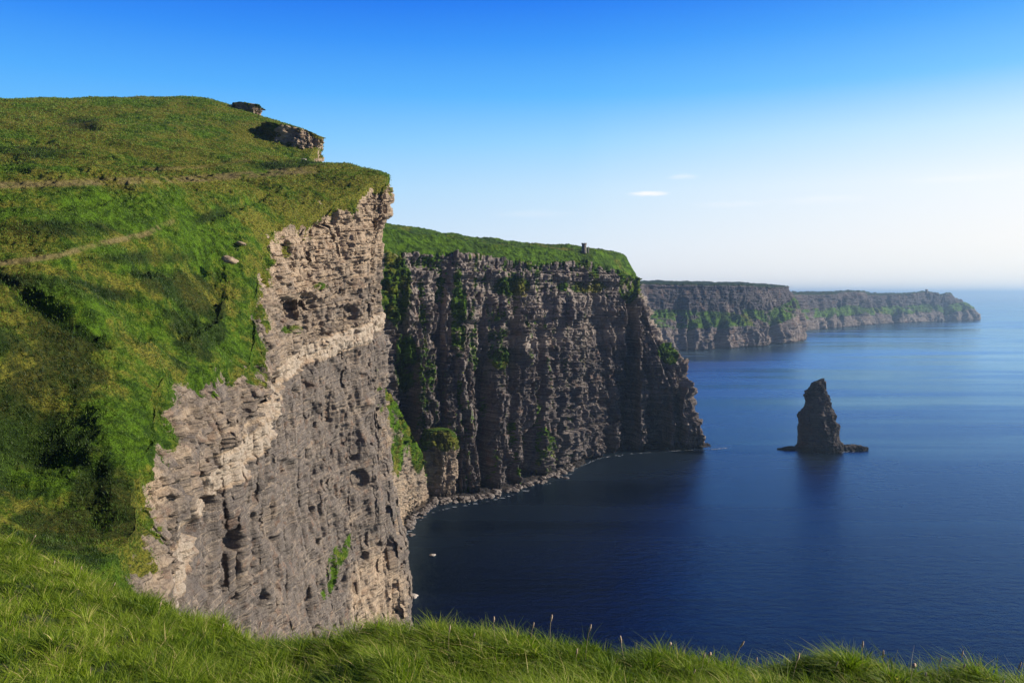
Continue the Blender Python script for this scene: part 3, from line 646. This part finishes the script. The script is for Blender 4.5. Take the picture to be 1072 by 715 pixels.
st_ = rock_body('sea_stack', [(396.2, 860.4, 863), (398, 857, 863.4), (400, 852.5, 863.6), (403, 850, 863.8), (407.7, 848.6, 864), (410, 844.5, 864.6), (415, 844.5, 866.3), (422, 844.5, 867.4), (426, 843, 868), (429, 841, 871), (432, 839, 873.5), (435, 837.5, 872.8), (438, 837, 871.8), (441.4, 837, 873.5), (444, 837.5, 877), (449, 837, 875.5), (455.5, 837, 875.5), (460, 836.5, 876), (464.5, 836, 879), (469, 834.4, 880.5), (474, 834, 881)],
                768, M_stack, 1.15, 9.0, .85, 300, 340, amp=.7, tan=.42, steps=1.0)
tag(st_, 'tall dark pointed sea stack standing alone in the blue bay', 'sea stack')
r1 = rock_body('reef', [(466.5, 884, 897), (467.5, 880, 904), (469, 876, 907), (472, 874, 909)], 768, M_stack, .8, 12.0, .5, 60, 260, amp=1.1, tan=.9, zn=2.2)
tag(r1, 'low flat reef of brown rock just right of the sea stack', 'reef')
r2 = rock_body('reef', [(467.4, 824, 832), (468.3, 820, 836), (470, 815, 838), (472, 812, 840)], 768, M_stack, .7, 15.0, .4, 50, 240, amp=.8, tan=.2, zn=1.4)
tag(r2, 'thin dark reef reaching left from the sea stack foot', 'reef')
kn = rock_body('rock_stack', [(449, 452, 466), (453, 446, 472), (460, 442, 476), (468, 441, 478), (490, 441, 479), (510, 441, 479), (524, 439, 482)], 596, M_near, 1.5, 18.0, .9, 200, 240, turf_top=37, tan=.45, amp=1.0)
tag(kn, 'square rock pillar with green turf cap at the back of the bay', 'rock pillar')

# rocky noses on the skyline behind the corner
def outcrop(ol, D, seed, tt, dr=1.0, tilt=0.0, tl_=None):
    o = rock_body('rock_outcrop', ol, D, M_near, .8, seed, dr, 130, 220, turf_top=tt, tan=.8, amp=1.3, tilt=tilt, turf_left=tl_, base=CAMZ - (ol[-1][0] - HY) / FPX * D)
    structure(o)
outcrop([(135, 286, 330), (137, 279, 338), (142, 277, 339), (150, 277, 337), (160, 276, 335), (168, 276, 331), (186, 275, 329)], 428, 21.0, CAMZ + (HY - 138.5) / FPX * 428, .6, -.20, 296)
outcrop([(110.5, 252, 274), (111.8, 248, 276.5), (114, 248, 274), (118, 248, 271), (130, 247, 268)], 470, 25.0, CAMZ + (HY - 112) / FPX * 470, 1.2, -.10, None)

# ------------------------------------------------------------------ foreground bank
bank_px = [(-200, 480, 20), (-80, 530, 17), (0, 566, 14.5), (60, 592, 13.2), (130, 622, 12), (200, 650, 11), (250, 668, 10.3), (330, 676, 9.8), (400, 666, 9.6), (430, 668, 9.3), (500, 674, 9.0), (560, 676, 8.8), (640, 687, 8.5), (720, 697, 8.3), (800, 705, 8.1), (865, 702, 8.0), (900, 706, 7.9), (1000, 712, 7.6), (1072, 722, 7.3), (1250, 735, 7.0)]
BK = np.array([P(*p) for p in bank_px])
def bank_ground():
    t = param([40] * (len(BK) - 1)); Eb = catmull(BK, t)
    n = len(t); a = np.linspace(0, 1, 130)
    near_ = np.stack([Eb[:, 0] * .35 + .2, Eb[:, 1] * .12 - .6, np.full(n, CAMZ - 1.75)], -1)
    T = near_[:, None] * (1 - a[None, :, None]) + Eb[:, None] * a[None, :, None]
    # ground stays a little convex and then falls away beyond the edge
    T[..., 2] -= (np.sin(a * math.pi) * .35)[None]
    b = np.linspace(0, 1, 70)[1:]
    out = Eb[:, None] + np.stack([b[None] * .9 * np.ones((n, 1)) * (Eb[:, :1] / 8), b[None] * 3.2 * np.ones((n, 1)), -(b[None] ** 1.4) * 9.0 * np.ones((n, 1))], -1)
    G = np.concatenate([T, out], 1)
    hum = .17 * fbm(G[..., 0] / .9, G[..., 1] / .9, G[..., 2] * 0 + 5, 3) + .05 * fbm(G[..., 0] / .25, G[..., 1] / .25, G[..., 2] * 0 + 1, 2)
    G[..., 2] += hum
    return G
BG = bank_ground()
def soil_material():
    m = newmat('turf_soil'); nt = m.node_tree
    pos = N(nt, 'ShaderNodeNewGeometry').outputs['Position']
    c = mixc(nt, maprange(nt, noise(nt, pos, 3, 6, .7), .35, .65), (.020, .030, .008), (.050, .075, .015))
    b = N(nt, 'ShaderNodeBsdfPrincipled'); b.inputs['Roughness'].default_value = 1; L(nt, c, b.inputs['Base Color'])
    bp = N(nt, 'ShaderNodeBump'); bp.inputs['Distance'].default_value = .1; L(nt, noise(nt, pos, 12, 5, .7), bp.inputs['Height']); L(nt, bp.outputs[0], b.inputs['Normal'])
    o = N(nt, 'ShaderNodeOutputMaterial'); L(nt, b.outputs[0], o.inputs[0]); return m
M_soil = soil_material()
structure(mesh_from('bank', BG, grid_faces(*BG.shape[:2]), M_soil, smooth_shade=True))

def blade_material(name, c0, c1, c2, tr=.35):
    m = newmat(name); nt = m.node_tree
    tint = N(nt, 'ShaderNodeAttribute', attribute_name='tint').outputs['Fac']; hh = N(nt, 'ShaderNodeAttribute', attribute_name='along').outputs['Fac']
    r = ramp(nt, [(0, c0), (.55, c1), (.8, c1), (1, c2)]); L(nt, tint, r.inputs[0])
    d = N(nt, 'ShaderNodeBsdfPrincipled'); d.inputs['Roughness'].default_value = .55; d.inputs['Specular IOR Level'].default_value = .25
    L(nt, r.outputs[0], d.inputs['Base Color'])
    t = N(nt, 'ShaderNodeBsdfTranslucent'); L(nt, mixc(nt, 1.0, r.outputs[0], (1.25, 1.5, .6), 'MULTIPLY'), t.inputs[0])
    mx = N(nt, 'ShaderNodeMixShader'); mx.inputs[0].default_value = tr; L(nt, d.outputs[0], mx.inputs[1]); L(nt, t.outputs[0], mx.inputs[2])
    o = N(nt, 'ShaderNodeOutputMaterial'); L(nt, mx.outputs[0], o.inputs[0]); return m
M_blade = blade_material('grass_blade', (.040, .095, .006), (.235, .320, .022), (.56, .47, .20))
M_tuft = blade_material('hill_grass', (.018, .045, .005), (.125, .215, .014), (.30, .27, .06), .25)

def blades(name, base, hgt, wid, lean, tint, mat, segs=3, nrm=None):
    """curved tapering blades, one mesh"""
    n = len(base); an = rng.uniform(0, 2 * math.pi, n)
    side = np.stack([np.cos(an), np.sin(an), np.zeros(n)], -1)
    ld = lean + rng.normal(0, .22, (n, 2)); up = np.stack([ld[:, 0], ld[:, 1], np.ones(n)], -1)
    V = []; al = []
    for k in range(segs + 1):
        f = k / segs
        c = base + np.stack([ld[:, 0] * hgt * f * f * 1.2, ld[:, 1] * hgt * f * f * 1.2, hgt * (f - .22 * f * f * np.hypot(ld[:, 0], ld[:, 1]))], -1)
        w_ = (wid * (1 - f) ** .7 * .5 + .0004)[:, None] * side
        V += [c - w_, c + w_]; al += [np.full(n, f)] * 2
    V = np.stack(V, 1); al = np.stack(al, 1); m = 2 * (segs + 1)
    i = np.arange(n)[:, None] * m
    F = np.concatenate([np.stack([i[:, 0] + 2 * k, i[:, 0] + 2 * k + 1, i[:, 0] + 2 * k + 3, i[:, 0] + 2 * k + 2], -1) for k in range(segs)])
    return mesh_from(name, V.reshape(-1, 3), F, mat, {'tint': np.repeat(tint, m), 'along': al.ravel()})
def foreground_grass():
    # tussocks: every blade belongs to a clump and leans out of it; shorter sward between
    G = BG; ns, ntt = G.shape[:2]
    def on_bank(n):
        i = rng.uniform(0, ns - 1.001, n); j = 130 * (1 - rng.uniform(0, .62, n) ** 1.25) + rng.uniform(-1, 14, n) * (rng.random(n) < .25)
        j = np.clip(j, 0, ntt - 1.01); i0 = i.astype(int); j0 = j.astype(int); fi = (i - i0)[:, None]; fj = (j - j0)[:, None]
        p = G[i0, j0] * (1 - fi) * (1 - fj) + G[i0 + 1, j0] * fi * (1 - fj) + G[i0, j0 + 1] * (1 - fi) * fj + G[i0 + 1, j0 + 1] * fi * fj
        px, py = proj(p); return p[(px > -70) & (px < 1150) & (py < 800) & (p[:, 1] > 3.5)]
    c = on_bank(15000); m = len(c); per = rng.integers(14, 34, m); ix = np.repeat(np.arange(m), per); n = len(ix)
    cl2 = fbm(c[:, 0] / 1.7, c[:, 1] / 1.7, c[:, 0] * 0 + 7, 2)
    rad = rng.uniform(.03, .09, m); th = rng.uniform(0, 2 * math.pi, n); r = rng.random(n) ** .6
    p = c[ix] + np.stack([np.cos(th) * r * rad[ix], np.sin(th) * r * rad[ix], np.full(n, -.015)], -1)
    hc = np.clip(.115 + .10 * rng.normal(0, 1, m) * .6 + .06 * cl2, .045, .24); h = hc[ix] * rng.uniform(.55, 1.25, n)
    wind = np.stack([-.35 + .5 * fbm(c[:, 0] / .8, c[:, 1] / .8, c[:, 0] * 0 + 11, 2), .1 + .4 * fbm(c[:, 0] / .8, c[:, 1] / .8, c[:, 0] * 0 + 14, 2)], -1)
    lean = wind[ix] + np.stack([np.cos(th), np.sin(th)], -1) * (.25 + .75 * r)[:, None]
    tc_ = .42 + .35 * cl2 + rng.normal(0, .15, m)
    tint = np.clip(tc_[ix] + rng.normal(0, .13, n) + (rng.random(n) < .08) * .6, 0, 1)
    q = on_bank(150000); nq = len(q)
    P_ = np.concatenate([p, q]); H_ = np.concatenate([h, rng.uniform(.03, .10, nq)]); W_ = np.concatenate([rng.uniform(.006, .013, n), rng.uniform(.005, .010, nq)])
    L_ = np.concatenate([lean, rng.normal(0, .5, (nq, 2))]); T_ = np.concatenate([tint, np.clip(rng.normal(.12, .2, nq), 0, 1)])  # short sward tinted darker: shade of the gaps put into its colour
    o = blades('grass', P_, H_, W_, L_, T_, M_blade); o['kind'] = 'stuff'
    tag(o, 'bright green tussocky grass covering the foreground bank', 'grass')
foreground_grass()

def hill_tufts():
    G, isf, turf, heath_shade, near_path = near
    px, py = proj(G)
    ok = (turf > .52) & (near_path < .4) & (G[..., 2] > 40) & (px > -30) & (px < 410)
    idx = np.argwhere(ok); D = G[ok][:, 1]
    # grid cell density varies; weight by local cell area
    A = np.linalg.norm(np.cross(np.gradient(G, axis=0), np.gradient(G, axis=1)), axis=2)[ok]
    wgt = A / D ** 1.6; wgt /= wgt.sum()
    n = 340000
    pick = rng.choice(len(idx), n, p=wgt); ii = idx[pick]
    p = G[ii[:, 0], ii[:, 1]] + np.stack([rng.normal(0, .5, n), rng.normal(0, .5, n), np.full(n, -.08)], -1)
    ht = heath_shade[ii[:, 0], ii[:, 1]]
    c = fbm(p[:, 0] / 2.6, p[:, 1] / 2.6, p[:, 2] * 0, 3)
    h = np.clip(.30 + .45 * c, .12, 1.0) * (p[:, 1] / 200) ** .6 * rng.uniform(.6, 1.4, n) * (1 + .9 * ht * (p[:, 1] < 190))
    tint = np.clip(.42 + .22 * smooth(200, 300, p[:, 1]) + .5 * fbm(p[:, 0] / 14, p[:, 1] / 14, p[:, 2] * 0 + 3, 3) + rng.normal(0, .10, n) - .45 * ht, 0, 1)  # tufts darkened on the same blobs, carrying that painted shade
    o = blades('hill_grass', p, h, .09 * (p[:, 1] / 150) * rng.uniform(.8, 2.2, n), np.full((n, 2), -.1), tint, M_tuft, segs=1); o['kind'] = 'stuff'
    tag(o, 'rough green and olive grass on the cliff top hillside', 'grass')
hill_tufts()

# ------------------------------------------------------------------ boulders on the shore and in the bay
def plain_rock(name, c0, c1, sc, bd=.4):
    m = newmat(name); nt = m.node_tree; pos = N(nt, 'ShaderNodeTexCoord').outputs['Object']
    c = mixc(nt, maprange(nt, noise(nt, pos, sc, 6, .7), .35, .65), c0, c1)
    b = N(nt, 'ShaderNodeBsdfPrincipled'); b.inputs['Roughness'].default_value = .85; L(nt, c, b.inputs['Base Color'])
    bp = N(nt, 'ShaderNodeBump'); bp.inputs['Distance'].default_value = bd; L(nt, noise(nt, pos, sc * 2, 6, .7), bp.inputs['Height']); L(nt, bp.outputs[0], b.inputs['Normal'])
    o = N(nt, 'ShaderNodeOutputMaterial'); L(nt, b.outputs[0], o.inputs[0]); return m
M_b1 = plain_rock('boulder_rock', (.07, .06, .055), (.22, .19, .17), 1.2)
M_b2 = plain_rock('pale_boulder_rock', (.28, .25, .22), (.55, .50, .44), 1.2)
M_b4 = plain_rock('tan_boulder_rock', (.20, .15, .10), (.42, .33, .22), 1.2)
M_b3 = plain_rock('tower_stone', (.10, .095, .09), (.22, .20, .18), .8)
def boulder_mesh(seed, mat):
    n1, n2 = 18, 12; th = np.linspace(0, 2 * math.pi, n1, endpoint=False); ph = np.linspace(.05, math.pi - .05, n2)
    G = np.stack([np.cos(th)[:, None] * np.sin(ph), np.sin(th)[:, None] * np.sin(ph), np.ones((n1, 1)) * np.cos(ph) * .62], -1)
    r = 1 + .55 * fbm(G[..., 0] * 1.1 + seed * 9, G[..., 1] * 1.1, G[..., 2] * 1.1, 3); q = np.round(r * 5) / 5 * .5 + r * .5
    G = G * q[..., None]
    o = mesh_from('boulder', G, grid_faces(n1, n2, wrap=True, flip=True), mat)
    return o
protos = [boulder_mesh(k, M_b1) for k in range(5)]
used = [False] * 5
def place_boulder(loc, s, k, label, group, mat=None, sq=1.0):
    if not used[k] and mat is None: o = protos[k]; used[k] = True
    else:
        o = protos[k].copy(); COL.objects.link(o)
        if mat is not None:
            o.data = o.data.copy(); o.data.materials[0] = mat
    o.location = tuple(loc); o.scale = (s, s, s * .8 * sq); o.rotation_euler = (rng.uniform(-.3, .3), rng.uniform(-.3, .3), rng.uniform(0, 6.28))
    return tag(o, label, 'boulder', group)
shore = np.array([(420, 556), (426, 545), (440, 535), (452, 529), (470, 526), (490, 525), (520, 519), (548, 511), (572, 503), (590, 496), (600, 490)], float)
for q in range(230):
    s_ = rng.random() ** .9 * (len(shore) - 1.001); i_ = int(s_); f_ = s_ - i_
    px_, py_ = shore[i_] * (1 - f_) + shore[i_ + 1] * f_
    off_ = abs(rng.normal(0, 2.6)); px_ += rng.normal(0, 2) + (6 if px_ < 450 else 0); py_ += off_ - 3.5
    s = 1.1 + 2.0 * rng.random() ** 2.5
    L_ = PW(px_, py_); L_[2] = max(0, 1.2 - .5 * off_) + s * .1
    where = ('below the green spur' if px_ < 447 else 'at the foot of the turf capped rock pillar' if px_ < 482 else 'under the left gullies of the bay cliff' if px_ < 545 else 'at the far right end of the bay shore')
    size = 'small' if s < 1.35 else 'middling' if s < 2.1 else 'large'
    tone = 'wet dark' if off_ > 2.6 else 'grey'
    place_boulder(L_, s, q % 5, size + ' ' + tone + ' boulder in the rubble ' + where, 'boulders along the bay shore')
for (px_, py_, s, lab, mt, sq) in [(434, 624, 2.6, 'largest pale boulder in dark water, right of the near cliff foot', M_b2, .7), (453, 581, 1.8, 'small pale boulder in the dark water below the spur', M_b2, .7),
                          (431, 560, 2.4, 'dark wet boulder in the water just off the spur end', None, .6), (484, 487, 2.0, 'white boulder lit at the foot of the bay cliff', M_b2, 1.2)]:
    place_boulder(PW(px_, py_) if py_ > 500 else P(px_ + 40, py_, 640), s, 2, lab, 'lone boulders', mt, sq)
# rubble shelf under the boulders
def shelf(name, inner, outer, seed, h=1.6):
    a = np.array([PW(*p) for p in inner]); b = np.array([PW(*p) for p in outer]); t = param([40] * (len(a) - 1)); v = np.linspace(0, 1, 40)
    A, B = catmull(a, t), catmull(b, t); G = A[:, None] * (1 - v[None, :, None]) + B[:, None] * v[None, :, None]
    G[..., 2] = h * (1 - v[None]) - 1.0 * v[None] + 1.6 * fbm(G[..., 0] / 5, G[..., 1] / 5, G[..., 0] * 0 + seed, 4, .7)
    z = np.zeros(G.shape[:2]); structure(mesh_from(name, G, grid_faces(*G.shape[:2]), M_stack, {'turf': z, 'tan': z + .8, 'heath_shade': z, 'path': z}))
shelf('shore', [(412, 552), (432, 532), (450, 522), (475, 516), (505, 512), (545, 503), (575, 495), (598, 487), (612, 482)], [(419, 562), (434, 545), (455, 534), (478, 528), (508, 524), (550, 512), (577, 504), (600, 494), (614, 487)], 3.0)
shelf('shore', [(590, 484), (625, 472), (660, 467), (700, 466), (735, 465), (742, 465)], [(596, 490), (627, 478), (660, 473), (700, 472), (738, 470.5), (748, 469)], 8.0, 1.2)
# broken foam along the waterline
def foam():
    m = newmat('sea_foam'); nt = m.node_tree; b = N(nt, 'ShaderNodeBsdfPrincipled'); b.inputs['Base Color'].default_value = (.42, .48, .55, 1); b.inputs['Roughness'].default_value = .9
    o = N(nt, 'ShaderNodeOutputMaterial'); L(nt, b.outputs[0], o.inputs[0])
    V = []; F = []
    def flake(x, y, a, b_):
        k = 7; th = np.linspace(0, 2 * math.pi, k, endpoint=False) ; i0 = len(V)
        for t_ in th: q = rng.uniform(.5, 1.2); V.append((x + a * q * math.cos(t_), y + b_ * q * math.sin(t_), .03))
        V.append((x, y, .03))
        for i in range(k): F.append((i0 + i, i0 + (i + 1) % k, i0 + k))
    for line_, n_, sp in [([(700, 471.5), (735, 471), (748, 470), (762, 468.5)], 90, .35), ([(822, 469.5), (835, 470.5), (860, 473.5), (880, 473), (905, 469.8), (908, 468)], 150, .5),
                     ([(422, 563), (436, 546), (456, 535), (480, 529), (510, 525), (550, 513), (578, 505), (600, 495)], 40, .9), ([(600, 491), (628, 479), (660, 474.5), (700, 472.5)], 40, .5)]:
        line_ = np.array(line_, float)
        for _ in range(n_):
            q = rng.random() * (len(line_) - 1.001); i = int(q); p = line_[i] * (1 - q + i) + line_[i + 1] * (q - i); w_ = PW(p[0], p[1] + abs(rng.normal(0, sp)))
            flake(w_[0], w_[1], rng.uniform(.4, 2.2), rng.uniform(.2, .7))
    o = mesh_from('foam', np.array(V), np.array(F), m); o['kind'] = 'stuff'
foam()
# rocks lying on the hillside
for (px_, py_, D_, s, lab) in [(318, 168.5, 396, 1.8, 'white rock lying at the foot of the skyline crag'), (241, 272, 228, 2.1, 'large tan boulder sunk in turf left of the cliff rim'), (252, 255, 248, 1.5, 'tan boulder sunk in turf just above the larger one')]:
    place_boulder(P(px_, py_, D_), s, 1, lab, 'rocks on the hillside', M_b2 if 'white' in lab else M_b4, .9)

# ------------------------------------------------------------------ towers
def ring(name, r0, r1, z0, z1, mat, parent, seg=28, cren=0, cren_h=.8, cx_=0, cy_=0):
    th = np.linspace(0, 2 * math.pi, seg, endpoint=False); V = []; F = []
    for k, a in enumerate(th):
        c, s = math.cos(a), math.sin(a); zt = z1 + (cren_h if (cren and (k * cren // seg) % 2 == 0) else 0)
        V += [(cx_ + r0 * c, cy_ + r0 * s, z0), (cx_ + r1 * c, cy_ + r1 * s, zt), (cx_ + r1 * .78 * c, cy_ + r1 * .78 * s, zt), (cx_ + r1 * .78 * c, cy_ + r1 * .78 * s, z0 + .05)]
    V = np.array(V)
    for k in range(seg):
        a = k * 4; b = ((k + 1) % seg) * 4
        F += [(a, b, b + 1, a + 1), (a + 1, b + 1, b + 2, a + 2), (a + 2, b + 2, b + 3, a + 3)]
    return mesh_from(name, V, np.array(F), mat, parent=parent)
def disc(name, r, z, mat, parent, seg=28):
    th = np.linspace(0, 2 * math.pi, seg, endpoint=False)
    V = np.array([(r * math.cos(a), r * math.sin(a), z) for a in th] + [(0, 0, z), (0.01, 0, z)])
    F = np.array([(k, (k + 1) % seg, seg, seg + 1) for k in range(seg)]); return mesh_from(name, V, F, mat, parent=parent)
def box(name, c, s, mat, parent):
    x, y, z = np.array(s) / 2; V = np.array([(a * x + c[0], b * y + c[1], d * z + c[2]) for a in (-1, 1) for b in (-1, 1) for d in (-1, 1)])
    F = np.array([(0, 1, 3, 2), (4, 6, 7, 5), (0, 4, 5, 1), (2, 3, 7, 6), (0, 2, 6, 4), (1, 5, 7, 3)]); return mesh_from(name, V, F, mat, parent=parent)
M_dark = plain_rock('dark_opening', (.01, .01, .012), (.02, .02, .02), 1)
def empty(name, loc):
    e = bpy.data.objects.new(name, None); COL.objects.link(e); e.location = tuple(loc); return e
tl = P(611.5, 262.0, 738); tw = empty('tower', tl)
tag(tw, 'small round stone lookout tower on the turf edge of the bay cliff', 'tower')
ring('wall', 2.3, 2.05, -3, 5.0, M_b3, tw)
ring('parapet', 2.25, 2.55, 5.0, 5.9, M_b3, tw, 32, 16, .7)
disc('roof', 2.0, 5.1, M_b3, tw)
ring('turret', .62, .6, -3, 3.0, M_b3, tw, 16, 0, 0, 3.9, 0.3)
for a_, z_ in ((-1.2, 2.9), (-2.0, 2.9), (-1.6, .8)):
    box('window', (2.12 * math.cos(a_), 2.12 * math.sin(a_), z_), (.45, .45, .9), M_dark, tw)
tl2 = P(970, 306.3, 4335); tw2 = empty('tower', tl2)
tag(tw2, 'tiny ruined watchtower on the top of the farthest headland', 'tower')
ring('wall', 7.5, 7, -8, 14, M_b3, tw2, 4)
ring('parapet', 7.4, 7.8, 14, 15.5, M_b3, tw2, 16, 8, 2.5)
# little post beside the hill path
pp = P(75, 190, 262); pl = tag(box('post', (0, 0, 0), (.35, .35, 2.2), plain_rock('weathered_wood', (.2, .18, .15), (.35, .32, .28), 2), None), 'small pale post standing beside the grassy hill path', 'post'); pl.location = tuple(pp)

# ------------------------------------------------------------------ seed stalks along the bank
def stalk(kind, h):
    th = np.linspace(0, 2 * math.pi, 5, endpoint=False); V = []; zs = np.linspace(0, h, 8)
    for z in zs:
        r = .0028; b = .10 * h * (z / h) ** 2
        V += [(b + r * math.cos(a), r * math.sin(a), z) for a in th]
    V = np.array(V); F = np.array([(k * 5 + i, k * 5 + (i + 1) % 5, (k + 1) * 5 + (i + 1) % 5, (k + 1) * 5 + i) for k in range(7) for i in range(5)])
    e = empty('grass_stalk', (0, 0, 0)); mesh_from('stem', V, F, M_straw, parent=e)
    V = []; zz = np.linspace(0, .075, 7)
    for k, z in enumerate(zz):
        r = .0095 * math.sin(math.pi * (k + .4) / 7) ** .7 * (1 + .3 * (k % 2)) * (1.9 if kind else 1)
        V += [(.10 * h + z * .25 + r * math.cos(a), r * math.sin(a), h - .01 + z * (.6 if kind else 1)) for a in th]
    mesh_from('seed_head', np.array(V), np.array([(k * 5 + i, k * 5 + (i + 1) % 5, (k + 1) * 5 + (i + 1) % 5, (k + 1) * 5 + i) for k in range(6) for i in range(5)]), M_seed, parent=e)
    return e
M_straw = plain_rock('straw_stem', (.34, .28, .15), (.50, .42, .24), 20, .0005); M_seed = plain_rock('seed_head', (.34, .25, .17), (.60, .46, .34), 40, .0005)
proto = [stalk(0, .32), stalk(0, .24), stalk(1, .26)]; pu = [False] * 3
xs_ = [30, 62, 88, 118, 150, 172, 205, 232, 268, 300, 338, 372, 392, 405, 470, 492, 520, 555, 577, 603, 612, 655, 702, 717, 731, 738, 760, 792, 820, 866, 900, 925, 943, 960, 975, 1001, 1005, 1030, 1050]
te = param([40] * (len(BK) - 1)); Ee = BG[:, 129]; epx, epy = proj(Ee)
for k, px_ in enumerate(xs_):
    i = int(np.argmin(np.abs(epx - px_))); kk = 2 if px_ in (738, 943, 702) else k % 2
    if not pu[kk]: e = proto[kk]; pu[kk] = True
    else:
        e = proto[kk].copy(); COL.objects.link(e)
        for ch in proto[kk].children:
            c = ch.copy(); COL.objects.link(c); c.parent = e
    p = BG[i, 129 - (k * 7) % 9] + np.array([0, 0, -.02]); e.location = tuple(p); e.rotation_euler = (rng.uniform(-.2, .2), rng.uniform(-.2, .25), rng.uniform(-1, 1)); s = rng.uniform(.7, 1.1); e.scale = (s, s, s)
    bg_ = 'the grey near cliff' if px_ < 425 else 'the black shaded water' if px_ < 620 else 'the open blue sea'
    tl_ = 'taller' if s > .9 else 'short'
    if kk != 2: tag(e, tl_ + ' thin straw coloured seed stalk on the bank against ' + bg_, 'grass stalk', 'seed stalks on the foreground bank')
    elif True: tag(e, 'bushy pale seed head rising above the grass of the bank against dark blue sea', 'grass stalk', 'seed stalks on the foreground bank')

# ------------------------------------------------------------------ sea haze
HAZE = 7e-5
def haze():
    m = newmat('sea_air'); nt = m.node_tree
    v = N(nt, 'ShaderNodeVolumePrincipled'); v.inputs['Density'].default_value = HAZE; v.inputs['Color'].default_value = (.46, .72, 1.0, 1); v.inputs['Anisotropy'].default_value = 0.45
    o = N(nt, 'ShaderNodeOutputMaterial'); L(nt, v.outputs[0], o.inputs['Volume'])
    x, y0, y1, z0, z1 = 91000, -3500, 91000, -12, 285
    V = np.array([(a, b, c) for a in (-x, x) for b in (y0, y1) for c in (z0, z1)], float)
    F = np.array([(0, 1, 3, 2), (4, 6, 7, 5), (0, 4, 5, 1), (2, 3, 7, 6), (0, 2, 6, 4), (1, 5, 7, 3)])
    h = mesh_from('haze', V, F, m); h['kind'] = 'stuff'
haze()
